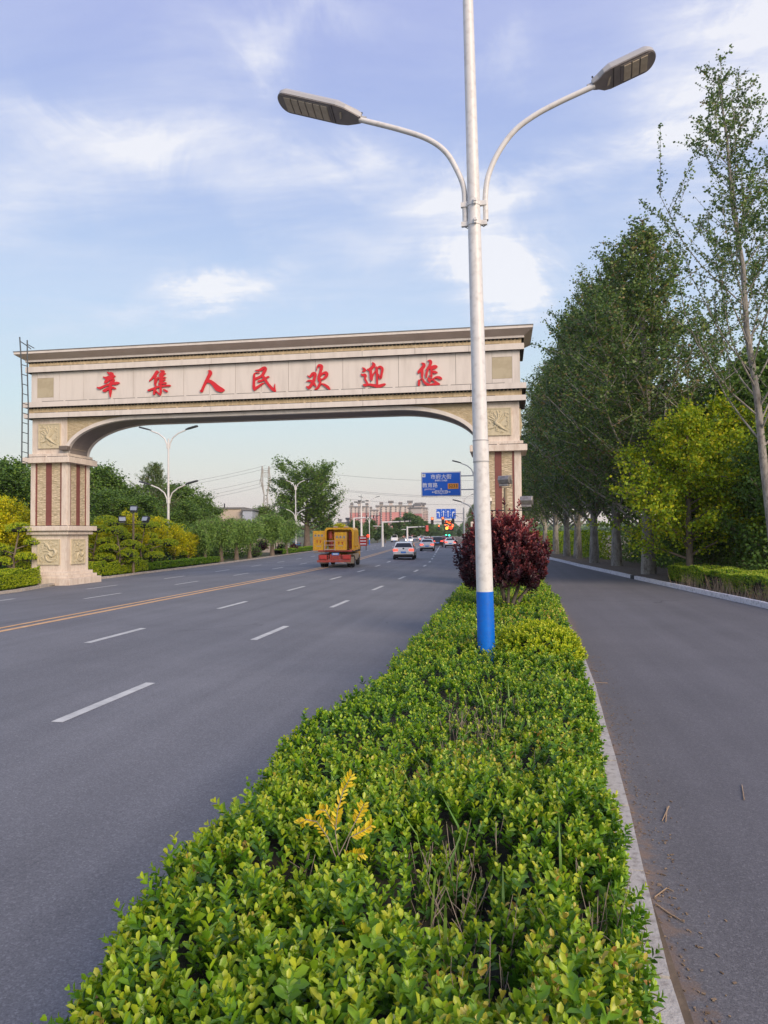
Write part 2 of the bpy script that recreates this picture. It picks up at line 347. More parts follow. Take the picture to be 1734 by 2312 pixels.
# lane markings: each a thin sheet of its own
def marking(name, u0, u1, y0, y1, mat, cat=None):
    n = max(1, int((y1-y0)/4)); mb = MB(); vs = []
    for i in range(n+1):
        y = y0+(y1-y0)*i/n; b = bend(y); vs += [(u0-b, y, zroad(u0)+.004), (u1-b, y, zroad(u1)+.004)]
    mb.add(vs, [(2*i, 2*i+1, 2*i+3, 2*i+2) for i in range(n)]); o = mb.build(name, mat, fix=False); o['kind'] = 'structure'; return o
marking('centre_line', -11.67, -11.51, -20, 260, M_yellow); marking('centre_line', -11.27, -11.11, -20, 260, M_yellow)
def dashes(u, ph, yend, P=6.62, Ld=2.25, solid=None):
    y = ph
    while y < yend:
        marking('lane_dash', u-.075, u+.075, y, y+Ld, M_white); y += P
    if solid: marking('lane_line', u-.07, u+.07, y, solid, M_white)
gA = gp(134, 1631).y; gB = gp(199, 1452).y; gC = gp(187, 1352).y; gD = gp(200, 1330).y
dashes(-5.37, gA, 82, P=(gp(755.6, 1370).y-gA)/2 if False else 6.75, Ld=2.3, solid=125)
dashes(-8.45, gB, 90, P=6.7, Ld=2.3, solid=125)
dashes(-14.5, gC-6.9*3, 150, P=6.9, Ld=2.4); dashes(-17.5, gD-6.9*3, 150, P=6.9, Ld=2.4)
for (u, y) in ((-6.9, 84), (-3.4, 84)):   # turn arrows painted before the junction
    b = bend(y); mb = MB(); z = zroad(u)+.004
    mb.add([(u-.08-b, y, z), (u+.08-b, y, z), (u+.08-b, y+4, z), (u-.08-b, y+4, z)], [(0, 1, 2, 3)])
    mb.add([(u-.45-b, y+4, z), (u+.45-b, y+4, z), (u-b, y+6.5, z)], [(0, 1, 2)]); o = mb.build('lane_arrow', M_white, fix=False); o['kind'] = 'structure'

# kerbs: a recessed bed with single stones set proud of it
def kerb(name, line, y0, y1, step, w, h, mat, side, far=None, gap=.02, skip=()):
    bed = MB(); ys = np.arange(y0, (far or y1)+.1, 2.0); vs = []
    for y in ys:
        x = line(y); a, b = (x+side*.018, x+side*(w-.02)); vs += [(a, y, h-.012), (b, y, h-.012), (a, y, -.05), (b, y, -.05)]
    fs = []
    for i in range(len(ys)-1):
        k = 4*i; fs += [(k, k+1, k+5, k+4), (k+2, k, k+4, k+6), (k+1, k+3, k+7, k+5)]
    bed.add(vs, fs); root = bed.build(name, mat if far else M_gap); root['kind'] = 'structure'
    st = MB().box((0, 0, h/2-.02), (w, step-gap, h+.04)); me = st.mesh('kerb_stone', mat)
    y = y0; k = 0
    while y < y1:
        xa, xb = line(y), line(y+step); an = math.atan2(-(xb-xa), step)
        o = inst('kerb_stone', me, root, ((xa+xb)/2+side*w/2, y+step/2, random.uniform(-.006, .006)), (0, random.uniform(-.01, .01), an+random.uniform(-.004, .004)))
        y += step; k += 1
    return root
kerb('service_road_kerb', SK, 16, 80, .62, .13, .17, M_kerbw, 1, far=200)
kerb('median_kerb_inner', MR, 1.5, 40, 1.15, -.16 if False else .17, .12, M_kerbg, -1, far=120)
kerb('median_kerb_outer', ML, 1.5, 46, 1.0, .15, .13, M_kerbt, 1, far=160)
kerb('left_kerb', LK, 16, 70, 1.0, .16, .14, M_kerbt, -1, far=150)
# one dark painted inlet stone in the service road kerb
yk = gp(1432, 1307).y; mb = MB().box((SK(yk)+.055, yk, .085), (.15, .6, .175), math.atan2(-(SK(yk+.5)-SK(yk)), .5))
o = mb.build('drain_inlet', material('drain black', (.02, .02, .02), .7)); tag(o, 'black drain inlet set into the pale kerb stones of the service road', 'drain inlet')

# ================================================================== GATE
M_cream = material('cream aluminium', (.60, .55, .49), .5, (.70, .645, .58), 1.4, 6, space='World', stretch=(2.2, 2.2, .35), low=.3, high=.55)
M_stonec = material('cream cladding stone', (.60, .51, .42), .6, (.74, .65, .55), 2.0, 6, bump=.15, bscale=40, space='World', stretch=(1.8, 1.8, .4), low=.3, high=.55, dirt=(.56, .43, .34))
M_maroon = material('maroon panel', (.19, .060, .048), .55, (.22, .075, .060), 3, 4)
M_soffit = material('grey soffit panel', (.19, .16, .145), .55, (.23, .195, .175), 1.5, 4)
M_relief = material('sandstone relief', (.50, .44, .29), .75, (.60, .53, .37), 7, 5, bump=.35, bscale=26)
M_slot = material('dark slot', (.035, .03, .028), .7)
M_red = material('red letter enamel', (.62, .022, .03), .42, spec=.4)
def slate(name, a, b, sx, sz, st=.9):
    """split-face ledge stone: long thin courses with broken fronts"""
    m = bpy.data.materials.new(name); m.use_nodes = True; nt = m.node_tree; bs = nt.nodes['Principled BSDF']
    tc = node(nt, 'ShaderNodeTexCoord'); mp = node(nt, 'ShaderNodeMapping'); mp.inputs['Scale'].default_value = (sx, sx, sz); link(nt, tc.outputs['Object'], mp.inputs[0])
    v = node(nt, 'ShaderNodeTexVoronoi', feature='F1', inp={'Scale': 1, 'Randomness': .9}); link(nt, mp.outputs[0], v.inputs['Vector'])
    n = node(nt, 'ShaderNodeTexNoise', inp={'Scale': 1.6, 'Detail': 6}); link(nt, mp.outputs[0], n.inputs['Vector'])
    f = math_n(nt, 'ADD', math_n(nt, 'MULTIPLY', vdot(nt, v.outputs['Color'], (1, 0, 0)), .6), math_n(nt, 'MULTIPLY', n.outputs['Fac'], .5))
    c = ramp_n(nt, f, [(.2, a), (.85, b)]); link(nt, c, bs.inputs['Base Color']); bs.inputs['Roughness'].default_value = .8
    bp = node(nt, 'ShaderNodeBump', inp={'Strength': st, 'Distance': .05}); link(nt, math_n(nt, 'ADD', f, math_n(nt, 'MULTIPLY', v.outputs['Distance'], -.6)), bp.inputs['Height']); link(nt, bp.outputs[0], bs.inputs['Normal'])
    MATS[name] = m; return m
M_slate = slate('ledge stone', (.44, .36, .22), (.72, .60, .42), 5.5, 26)
M_fringe = slate('ribbed sandstone', (.50, .38, .22), (.66, .52, .32), 9, 2.5, .6)
M_spand = slate('rippled sandstone', (.40, .32, .19), (.52, .43, .28), 7, 16, .5)

GATE = empty('welcome_gate', (-20.48, 31.0, 0), R(.6))
tag(GATE, 'wide cream and sandstone gate spanning the road with red characters across its beam', 'gate')
PW = 1.86; BX0 = -PW; BX1 = 20.95          # local: left pillar from -PW to 0, right pillar ends at BX1
def ring_boxes(mb, x0, x1, y0, y1, z0, z1, o):
    mb.box(((x0+x1)/2, (y0+y1)/2, (z0+z1)/2), (x1-x0+2*o, y1-y0+2*o, z1-z0))
def squiggle(mb, pts, rad, n=6):
    # smooth a polyline with Catmull-Rom and lay a tube along it
    P = [Vector(p) for p in pts]; out = []; rr = []
    for i in range(len(P)-1):
        a, b, c, d = P[max(i-1, 0)], P[i], P[i+1], P[min(i+2, len(P)-1)]
        for k in range(5):
            t = k/5; out.append(.5*((2*b)+(c-a)*t+(2*a-5*b+4*c-d)*t*t+(3*b-a-3*c+d)*t**3)); rr.append(rad[i]*(1-t)+rad[i+1]*t)
    out.append(P[-1]); rr.append(rad[-1]); mb.tube(out, rr, n)
def relief(kind, seed):
    """carved panel 1 x 1.1, front at y=0 facing -y"""
    r = random.Random(seed); mb = MB(); mb.box((0, .03, 0), (1.14, .06, 1.20)); mb.box((0, -.005, .575), (1.14, .03, .05)); mb.box((0, -.005, -.575), (1.14, .03, .05)); mb.box((-.545, -.005, 0), (.05, .03, 1.1)); mb.box((.545, -.005, 0), (.05, .03, 1.1))
    S = lambda pts, rad: squiggle(mb, [(x, -.004, z) for x, z in pts], rad)
    if kind == 'dragon':
        S([(-.15, .42), (-.02, .30), (.10, .12), (.30, .12), (.38, -.05), (.2, -.2), (0, -.08), (-.12, -.22), (-.02, -.4), (.2, -.42), (.36, -.32), (.46, -.42)], [.03, .05, .06, .07, .07, .07, .065, .06, .055, .05, .035, .015])
        S([(-.3, .02), (-.12, .05), (.05, .0), (.1, -.12)], [.02, .035, .035, .02]); S([(-.02, .3), (-.15, .2), (-.3, .15)], [.03, .025, .012])
        S([(.1, .25), (.3, .34), (.45, .3)], [.03, .02, .01]); S([(.0, -.4), (-.15, -.38), (-.34, -.46)], [.03, .03, .02]); S([(.3, .1), (.42, .2), (.5, .12)], [.03, .02, .01])
        mb.ball((-.1, -.02, .34), .08, 8, 5, (1.3, .4, .9))
    else:
        S([(.12, .38), (.02, .30), (.0, .12), (-.1, -.05), (.08, -.2), (.2, -.3), (.42, -.42)], [.02, .045, .06, .09, .07, .045, .02])
        for i, (a, l) in enumerate([(105, .55), (90, .6), (76, .55), (62, .48), (130, .5), (145, .42), (48, .4)]):
            x, z = -.04+.05*math.cos(R(a)), -.05; S([(x, z), (x+l*.5*math.cos(R(a))+.05, z+l*.5*math.sin(R(a))), (x+l*math.cos(R(a))*(1.1), z+l*math.sin(R(a))*.9)], [.03, .035, .015])
        S([(-.06, -.1), (-.2, -.25), (-.38, -.3), (-.45, -.42)], [.05, .04, .03, .015]); S([(.0, -.15), (-.08, -.32), (.05, -.45)], [.04, .03, .015])
    for i in range(64):     # curling clouds round the animal
        x, z = r.uniform(-.46, .46), r.uniform(-.5, .5); q = r.uniform(.03, .07); p0 = r.uniform(0, 6.28); sg = r.choice((-1, 1))
        S([(x+q*(1-k*.16)*math.cos(p0+sg*k*1.1), z+q*(1-k*.16)*math.sin(p0+sg*k*1.1)) for k in range(5)], [.014, .020, .020, .018, .014])
    return mb
ME_DRAGON = relief('dragon', 3).mesh('relief_dragon', M_relief); ME_BIRD = relief('bird', 5).mesh('relief_bird', M_relief)
def pillar(x0, label_side):
    body = MB(); c = (x0+PW/2, PW/2)
    ring_boxes(body, x0+.03, x0+PW-.03, .03, PW-.03, .5, 7.9, 0)
    p = body.build('pillar', M_stonec, GATE)
    def ring(name, z0, z1, o, mat, parent=p, bevel=.0):
        mb = MB(); ring_boxes(mb, x0, x0+PW, 0, PW, z0, z1, o); return mb.build(name, mat, parent, bevel=bevel)
    ring('plinth_step', -.2, .33, .42, M_stonec, bevel=.015); ring('plinth_step', .33, .48, .27, M_stonec, bevel=.015); ring('plinth_step', .48, .64, .13, M_stonec, bevel=.015)
    ring('moulding', 2.38, 2.53, .13, M_stonec, bevel=.012); ring('ledge', 2.55, 2.78, .27, M_stonec, bevel=.03)
    ring('capital', 5.75, 6.02, .27, M_stonec, bevel=.012); ring('capital_step', 6.03, 6.19, .11, M_stonec, bevel=.01)
    for zz, oo in ((2.79, .20), (6.035, .20)):  # thin dark strips along the tops of ledge and capital
        mb = MB()
        for side in range(4):
            for k in (-1, 1):
                M = Matrix.Rotation(side*math.pi/2, 3, 'Z'); v = M @ Vector((k*.56, -(PW/2+oo), 0)); mb.box((c[0]+v.x, c[1]+v.y, zz), (1.02, .05, .03), side*math.pi/2)
        o = mb.build('dark_strip', M_slot, p); o['kind'] = 'stuff'
    # four faces: corner posts, maroon stripes, split stone and carved panels
    for side in range(4):
        M = Matrix.Rotation(side*math.pi/2, 3, 'Z')
        def face_box(name, u0, u1, z0, z1, d, mat):
            mb = MB(); mb.box((0, 0, 0), (u1-u0, d, z1-z0)); v = M @ Vector(((u0+u1)/2-PW/2, -(PW/2)+.03-d/2, 0))
            return mb.build(name, mat, p, (c[0]+v.x, c[1]+v.y, (z0+z1)/2), side*math.pi/2)
        for (a, b, nm, dd, mt) in ((0, .125, 'corner_post', .05, M_stonec), (.125, .17, 'maroon_stripe', .028, M_maroon), (.17, .415, 'stone_panel', .014, M_slate), (.415, .57, 'maroon_stripe', .028, M_maroon),
                               (.57, .81, 'stone_panel', .014, M_slate), (.81, .855, 'maroon_stripe', .028, M_maroon), (.855, 1, 'corner_post', .05, M_stonec)):
            face_box(nm, a*PW+(.0015 if a else 0), b*PW-(.0015 if b < 1 else 0), 2.79, 5.75, dd, mt)
        for (me, zz, s) in ((ME_DRAGON, 1.56, 1.0), (ME_BIRD, 7.03, .98)):
            v = M @ Vector((0, -(PW/2)-.022, 0)); o = inst('carved_panel', me, p, (c[0]+v.x, c[1]+v.y, zz), (0, 0, side*math.pi/2), (s, 1, s))
    return p
pillar(BX0, 'left'); pillar(BX1-PW, 'right')
# beam core and courses
core = MB(); ring_boxes(core, BX0+.04, BX1-.04, .04, PW-.04, 7.87, 10.7, 0); beam = core.build('beam', M_cream, GATE)
NSEG = 10; segw = (BX1-BX0)/NSEG
def course(name, z0, z1, o, mat, seg=True, d=.06):
    mb = MB(); ring_boxes(mb, BX0, BX1, 0, PW, z0, z1, o-.012); r_ = mb.build(name, M_gap if seg else mat, beam)
    if seg:
        L = (BX1-BX0+2*o)/NSEG
        me = MB().box((0, 0, 0), (L-.012, .08, z1-z0)).mesh('band_panel', mat)
        for k in range(NSEG):
            for (yy, rz) in ((-o+.038, 0), (PW+o-.038, 0)):
                inst('band_panel', me, beam, (BX0-o+(k+.5)*L, yy, (z0+z1)/2), (0, 0, rz))
        me2 = MB().box((0, 0, 0), (.08, PW+2*o-.17, z1-z0)).mesh('band_end', mat)
        inst('band_end', me2, beam, (BX0-o+.038, PW/2, (z0+z1)/2)); inst('band_end', me2, beam, (BX1+o-.038, PW/2, (z0+z1)/2))
course('band', 7.87, 8.10, .25, M_cream); course('frieze', 8.10, 8.38, .09, M_fringe, False); course('band', 8.38, 8.62, .27, M_cream)
course('band', 10.05, 10.31, .20, M_cream); course('frieze', 10.31, 10.54, .10, M_fringe, False); course('cornice_lip', 10.54, 10.64, .21, M_cream)
for zz, oo, ph in ((8.115, .21, 0), (8.635, .23, .4), (10.325, .16, .2)):   # thin dark strips standing on the bands
    me = MB().box((0, 0, 0), (1.08, .04, .026)).mesh('dark_strip', M_slot); k = 0; x = BX0+.3+ph
    while x < BX1-1: inst('dark_strip', me, beam, (x+.54, -oo+.02, zz)); x += 1.2
# scalloped lower edge of the cornice shadow gap: small ribs hanging in front of each frieze
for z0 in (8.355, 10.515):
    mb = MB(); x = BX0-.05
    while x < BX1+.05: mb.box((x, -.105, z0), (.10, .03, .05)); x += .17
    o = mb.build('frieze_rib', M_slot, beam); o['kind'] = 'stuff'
# cornice: sloping soffit panels and a thin edge
OUT = .55; L = (BX1-BX0+2*OUT)/NSEG; Z0, Z1 = 10.62, 10.84
for k in range(NSEG):
    xa, xb = BX0-OUT+k*L+.006, BX0-OUT+(k+1)*L-.006
    ia, ib = max(xa, BX0-.2), min(xb, BX1+.2)
    for s, (yo, yi) in ((1, (-OUT, -.2)), (-1, (PW+OUT, PW+.2))):
        mb = MB(); mb.quad((xa, yo, Z1), (xb, yo, Z1), (ib, yi, Z0), (ia, yi, Z0)) if s == 1 else mb.quad((xa, yo, Z1), (ia, yi, Z0), (ib, yi, Z0), (xb, yo, Z1))
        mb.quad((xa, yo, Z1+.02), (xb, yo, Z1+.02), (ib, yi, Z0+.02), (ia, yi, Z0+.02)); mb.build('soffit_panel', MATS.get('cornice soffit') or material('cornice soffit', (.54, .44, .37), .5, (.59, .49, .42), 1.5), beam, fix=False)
for (x0, x1, s) in ((BX0-OUT, BX0-.2, 1), (BX1+OUT, BX1+.2, -1)):
    mb = MB(); mb.quad((x0, -OUT, Z1), (x1, -.2, Z0), (x1, PW+.2, Z0), (x0, PW+OUT, Z1)); mb.build('soffit_panel', MATS['cornice soffit'], beam, fix=False)
mb = MB(); mb.box(((BX0+BX1)/2, PW/2, 10.905), (BX1-BX0+2*OUT+.02, PW+2*OUT+.02, .11)); mb.build('cornice_edge', M_cream, beam, bevel=.008)
mb = MB(); mb.box(((BX0+BX1)/2, PW/2, 10.975), (BX1-BX0+2*OUT+.06, PW+2*OUT+.06, .035)); mb.build('roof_flashing', material('grey flashing', (.16, .16, .16), .5), beam)
# fascia: 16 flat panels and a framed square at each end
x0f, x1f = BX0+1.46, BX1-1.46; pw = (x1f-x0f)/16
mb = MB(); ring_boxes(mb, BX0+.01, BX1-.01, .01, PW-.01, 8.62, 10.05, 0); mb.build('fascia_backing', M_gap, beam)
me = MB().box((0, 0, 0), (pw-.014, .03, 1.43)).mesh('fascia_panel', M_cream)
for k in range(16):
    for yy in (-.005, PW+.005): inst('fascia_panel', me, beam, (x0f+(k+.5)*pw, yy, 9.335))
M_sq = material('worn gold panel', (.42, .36, .24), .6, (.47, .41, .28), 1.5, 3, high=.55, low=.45)
for xs in (BX0, BX1-1.46):
    for yy in (-.005, PW+.005):
        MB().box((0, 0, 0), (.30, .03, 1.43)).build('fascia_panel', M_cream, beam, (xs+.152, yy, 9.335)); MB().box((0, 0, 0), (.30, .03, 1.43)).build('fascia_panel', M_cream, beam, (xs+1.306, yy, 9.335))
        MB().box((0, 0, 0), (.84, .03, .25)).build('fascia_panel', M_cream, beam, (xs+.73, yy, 9.923)); MB().box((0, 0, 0), (.84, .03, .24)).build('fascia_panel', M_cream, beam, (xs+.73, yy, 8.742))
        MB().box((0, 0, 0), (.84, .02, .92)).build('gold_panel', M_sq, beam, (xs+.73, yy, 9.33))
for xs in (BX0-.005, BX1+.005): MB().box((0, 0, 0), (.03, PW-.04, 1.43)).build('fascia_panel', M_cream, beam, (xs, PW/2, 9.335))
# curved haunches under the beam: face, trim and soffit
def arch(xs, sgn, parent):
    A, Bz, zs = 3.45, 1.50, 6.19; N = 20
    cv = [(xs+sgn*(A-A*math.cos(t)), zs+Bz*math.sin(t)) for t in [math.pi/2*i/N for i in range(N+1)]]
    cv2 = [(x+sgn*.05-sgn*.17*math.cos(math.pi/2*i/N)-sgn*.05, z+.17*math.sin(math.pi/2*i/N)*1.0) for i, (x, z) in enumerate(cv)]
    for y0, y1 in ((0.05, .10), (PW-.10, PW-.05)):
        mb = MB()
        for i in range(N):
            a, b = cv2[i], cv2[i+1]; mb.add([(a[0], y0, a[1]), (b[0], y0, b[1]), (b[0], y0, 7.87), (a[0], y0, 7.87), (a[0], y1, a[1]), (b[0], y1, b[1]), (b[0], y1, 7.87), (a[0], y1, 7.87)], [(0, 1, 2, 3), (7, 6, 5, 4), (0, 4, 5, 1)])
        mb.build('spandrel', M_spand, parent)
    for y0, y1 in ((0.0, .22), (PW-.22, PW)):
        mb = MB()
        for i in range(N):
            a, b, c, d = cv[i], cv[i+1], cv2[i+1], cv2[i]
            mb.add([(a[0], y0, a[1]), (b[0], y0, b[1]), (c[0], y0, c[1]), (d[0], y0, d[1]), (a[0], y1, a[1]), (b[0], y1, b[1]), (c[0], y1, c[1]), (d[0], y1, d[1])], [(0, 1, 2, 3), (4, 7, 6, 5), (0, 4, 5, 1), (3, 2, 6, 7)])
        mb.build('arch_trim', M_cream, parent)
    for g in range(5):
        mb = MB(); i0, i1 = g*4, g*4+4
        for i in range(i0, i1):
            a, b = cv[i], cv[i+1]; k = .012 if i == i0 else 0
            mb.quad((a[0]+sgn*k, .22, a[1]+.03), (b[0], .22, b[1]+.03), (b[0], PW-.22, b[1]+.03), (a[0]+sgn*k, PW-.22, a[1]+.03))
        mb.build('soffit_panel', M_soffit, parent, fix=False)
    return cv[-1]
e1 = arch(0.0, 1, beam); e2 = arch(BX1-PW, -1, beam)
nS = 7; Ls = (e2[0]-e1[0])/nS
for y0, y1 in ((0, .22), (PW-.22, PW)):
    for k in range(nS): MB().box((0, 0, 0), (Ls-.01, y1-y0, .16)).build('arch_trim', M_cream, beam, (e1[0]+(k+.5)*Ls, (y0+y1)/2, 7.69+.08))
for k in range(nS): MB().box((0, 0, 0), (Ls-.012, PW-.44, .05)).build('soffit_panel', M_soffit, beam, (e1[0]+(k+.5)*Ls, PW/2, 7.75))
mb = MB(); mb.box(((e1[0]+e2[0])/2, PW/2, 7.83), (e2[0]-e1[0], PW-.1, .08)); mb.build('beam_fill', M_cream, beam)
# small flood lamp at the spring of the left haunch
mb = MB(); mb.box((0, 0, 0), (.42, .3, .2)); mb.build('lamp_box', material('bronze lamp', (.16, .13, .11), .5), GATE, (-.05, -.12, 6.42), bevel=.02)

# the seven brush-written characters, each one raised part of the beam
CH = [
 (210, 828, [[(750,270,12),(850,350,60),(970,400,115),(1000,500,110)],[(540,530,20),(700,590,70),(900,560,90),(1150,520,55)],[(900,560,100),(800,690,110),(650,830,70)],[(950,640,90),(1080,720,80),(1000,820,90),(920,950,80)],[(215,1075,20),(380,1120,70),(650,1010,60),(950,930,60),(1250,900,80),(1390,890,40)],[(560,1270,60),(650,1260,90),(850,1150,70),(1050,1130,60),(1190,1180,45)],[(950,850,60),(920,1100,75),(930,1350,70),(920,1640,10)]]),
 (325, 828, [[(280,745,20),(480,560,60),(680,300,90),(700,240,70)],[(660,250,50),(780,290,40)],[(620,480,60),(600,700,45),(600,900,55),(640,1060,25)],[(850,205,12),(980,240,50),(1040,270,70),(900,420,90)],[(950,400,110),(930,600,100),(920,800,90),(880,1000,55)],[(820,440,30),(1000,420,50),(1140,380,35)],[(800,620,40),(1000,590,55),(1170,590,20)],[(830,760,30),(1000,720,50),(1120,710,40)],[(800,920,45),(950,880,55),(1170,890,55)],[(235,1250,50),(500,1160,55),(850,1060,50),(1150,1030,50),(1400,1035,45)],[(890,1000,50),(900,1250,50),(900,1400,50),(870,1550,15)],[(640,1270,20),(760,1400,35),(870,1480,50)],[(590,1160,45),(580,1300,65),(550,1450,50),(550,1490,20)],[(1020,1220,10),(1130,1270,50),(1230,1340,55)],[(760,560,25),(700,720,22),(650,880,20)]]),
 (445, 825, [[(580,275,10),(690,310,70),(700,420,100),(600,620,85),(450,900,75),(330,1150,65),(240,1350,75),(160,1300,15)],[(520,830,90),(700,850,90),(900,1010,110),(1100,1230,150),(1300,1330,130),(1420,1340,70)]]),
 (562, 820, [[(345,350,15),(550,360,60),(780,270,95),(870,300,95),(800,500,80),(700,650,75),(500,760,65),(300,820,65)],[(560,510,25),(400,490,25),(290,560,45),(275,700,58),(265,1000,65),(260,1250,70),(310,1390,75)],[(310,1350,80),(500,1240,66),(700,1110,55),(820,1060,20)],[(510,960,66),(700,920,56),(850,840,56),(1000,750,50),(1070,740,40)],[(720,640,60),(850,830,72),(950,1020,66),(1150,1280,76),(1300,1430,85),(1400,1500,60)],[(1420,1570,15),(1370,1400,50),(1380,1250,25),(1385,1130,10)]]),
 (684, 813, [[(240,790,12),(380,870,60),(520,720,80),(640,740,95),(620,950,70),(540,1150,90),(420,1350,80),(300,1450,85),(180,1360,12)],[(180,1110,12),(330,1080,50),(480,1120,75),(600,1250,66),(690,1400,30)],[(740,570,10),(760,400,30),(850,280,60),(980,330,95),(990,450,76),(940,650,66),(880,850,85),(840,1000,60),(825,1150,12)],[(900,830,66),(1080,720,56),(1230,700,86),(1280,800,76),(1200,930,72),(1050,1030,42),(920,1000,36)],[(920,1000,60),(920,1200,60),(860,1380,70),(750,1510,60),(620,1550,20)],[(980,1270,25),(1150,1330,60),(1330,1470,75),(1430,1600,40),(1440,1650,10)]]),
 (808, 808, [[(240,480,10),(340,560,60),(370,640,75),(270,690,40)],[(175,810,10),(240,890,60),(370,890,75),(420,950,60),(380,1060,50),(430,1200,52),(500,1330,50)],[(270,1400,20),(370,1440,80),(600,1420,60),(850,1470,75),(1100,1530,95),(1300,1480,80),(1450,1430,50)],[(780,240,15),(870,370,90),(760,520,80),(600,620,80),(500,590,25)],[(680,640,75),(700,900,75),(720,1080,92),(740,1200,40)],[(740,1050,60),(850,850,40),(960,700,30)],[(980,480,40),(1020,700,64),(1030,1000,50),(1030,1400,55)],[(1040,560,46),(1190,490,56),(1310,600,72),(1280,850,56),(1220,1080,68),(1150,1000,40),(1090,880,28)]]),
 (936, 803, [[(370,360,12),(500,440,80),(500,540,90),(350,720,90),(220,850,70),(210,940,10)],[(420,720,60),(410,900,75),(400,1070,60),(420,1160,30)],[(710,270,20),(830,260,50),(880,350,80),(820,530,70),(720,700,80),(640,730,50)],[(830,640,90),(960,600,62),(1100,580,70),(1200,600,50)],[(1200,600,50),(1100,680,46),(950,700,30)],[(900,680,62),(910,900,52),(910,1080,52),(910,1180,35)],[(780,1040,10),(880,1100,46)],[(660,850,55),(640,1000,62),(620,1170,25)],[(740,720,50),(680,850,50)],[(960,850,50),(1100,900,74),(1210,920,40)],[(210,1270,20),(240,1400,65),(230,1520,65),(230,1660,10)],[(270,1300,30),(350,1230,25),(440,1240,40),(520,1400,62),(650,1520,70),(850,1590,80),(1100,1560,95),(1330,1550,40)],[(1330,1550,40),(1150,1440,56),(1000,1320,30),(920,1290,30)],[(740,1190,50),(790,1300,85),(830,1420,40)],[(850,1310,50),(1000,1260,46),(1150,1170,46),(1320,1200,76),(1430,1260,60)]])]
def brush(mb, pts, X, Z, sx, sz, yf, yb):
    P = []; W = []
    for i in range(len(pts)-1):
        a, b, c, d = (pts[max(i-1, 0)], pts[i], pts[i+1], pts[min(i+2, len(pts)-1)])
        for k in range(6):
            t = k/6; q = [.5*((2*b[j])+(c[j]-a[j])*t+(2*a[j]-5*b[j]+4*c[j]-d[j])*t*t+(3*b[j]-a[j]-3*c[j]+d[j])*t**3) for j in (0, 1)]; P.append(q); W.append(b[2]*(1-t)+c[2]*t)
    P.append(list(pts[-1][:2])); W.append(pts[-1][2])
    # rounded ends
    def cap(p, q, w): dx, dy = p[0]-q[0], p[1]-q[1]; l = math.hypot(dx, dy) or 1; return [p[0]+dx/l*w*.75, p[1]+dy/l*w*.75]
    P = [cap(P[0], P[1], W[0])]+P+[cap(P[-1], P[-2], W[-1])]; W = [W[0]*.35]+W+[W[-1]*.35]
    Lh, Rh = [], []
    for i, p in enumerate(P):
        a, b = P[max(i-1, 0)], P[min(i+1, len(P)-1)]; dx, dy = b[0]-a[0], b[1]-a[1]; l = math.hypot(dx, dy) or 1
        nx, ny = -dy/l*W[i], dx/l*W[i]; Lh.append((X+(p[0]+nx)*sx, Z-(p[1]+ny)*sz)); Rh.append((X+(p[0]-nx)*sx, Z-(p[1]-ny)*sz))
    n = len(P); vs = [(u, yf, w) for u, w in Lh]+[(u, yf, w) for u, w in Rh]+[(u, yb, w) for u, w in Lh]+[(u, yb, w) for u, w in Rh]
    fs = []
    for i in range(n-1): fs += [(i, i+1, n+i+1, n+i), (i, 2*n+i, 2*n+i+1, i+1), (n+i, n+i+1, 3*n+i+1, 3*n+i)]
    fs += [(0, n, 3*n, 2*n), (n-1, 3*n-1, 4*n-1, 2*n-1)]
    mb.add(vs, fs)
GM = GATE.matrix_basis.copy(); GMI = (Matrix.Translation(GATE.location) @ Matrix.Rotation(R(.6), 4, 'Z')).inverted()
gn = Vector((math.sin(R(.6)), -math.cos(R(.6)), 0)); gP = Vector(GATE.location)+gn*.08
for (ox, oy, strokes) in CH:
    p0 = GMI @ on_plane(ox, oy+38, gP, gn); p1 = GMI @ on_plane(ox+70, oy+38-1.2*0, gP, gn); q1 = GMI @ on_plane(ox+35, oy+77, gP, gn); q0 = GMI @ on_plane(ox+35, oy, gP, gn)
    sx = (p1.x-p0.x)/1659; sz = (q0.z-q1.z)/1825; mb = MB()
    for i, st in enumerate(strokes): brush(mb, st, p0.x, q0.z, sx, sz, -.085-.0022*i, -.045)
    mb.mi = 0; mb.build('character', M_red, beam, fix=True)
# ladder up the outer side of the left pillar
M_iron = material('dark painted iron', (.07, .085, .095), .5)
lad = empty('access_ladder', (GATE.location.x-PW, 31.0, 0)); tag(lad, 'dark steel ladder fixed to the far left side of the gate', 'ladder')
rA = [at_depth(44.5, 761, 32.2), at_depth(47, 800, 32.2), at_depth(50.5, 880, 32.2), at_depth(49, 1045, 32.2)]; rB = [at_depth(61.5, 768, 32.5), at_depth(62, 850, 32.5), at_depth(64, 920, 32.5), at_depth(63.5, 1034, 32.5)]
o0 = Vector(lad.location)
for rr in (rA, rB): mb = MB(); mb.tube([p-o0 for p in rr], .028, 6); mb.build('rail', M_iron, lad)
rung = None
for k in range(11):
    y = 825+k*21.8; t = (y-800)/245
    a = at_depth(np.interp(y, [800, 880, 1045], [47, 50.5, 49]), y-2, 32.2)-o0; b = at_depth(np.interp(y, [768, 920, 1034], [61.5, 64, 63.5]), y+2, 32.5)-o0
    mb = MB(); mb.tube([a, b], .018, 6); mb.build('rung', M_iron, lad)
mb = MB(); mb.tube([at_depth(44.8, 770, 32.2)-o0, at_depth(60, 780, 32.5)-o0, at_depth(70, 788, 33.5)-o0], .02, 6); mb.tube([at_depth(61, 777, 32.5)-o0, at_depth(77, 786, 33.5)-o0], .02, 6); mb.build('handrail', M_iron, lad)

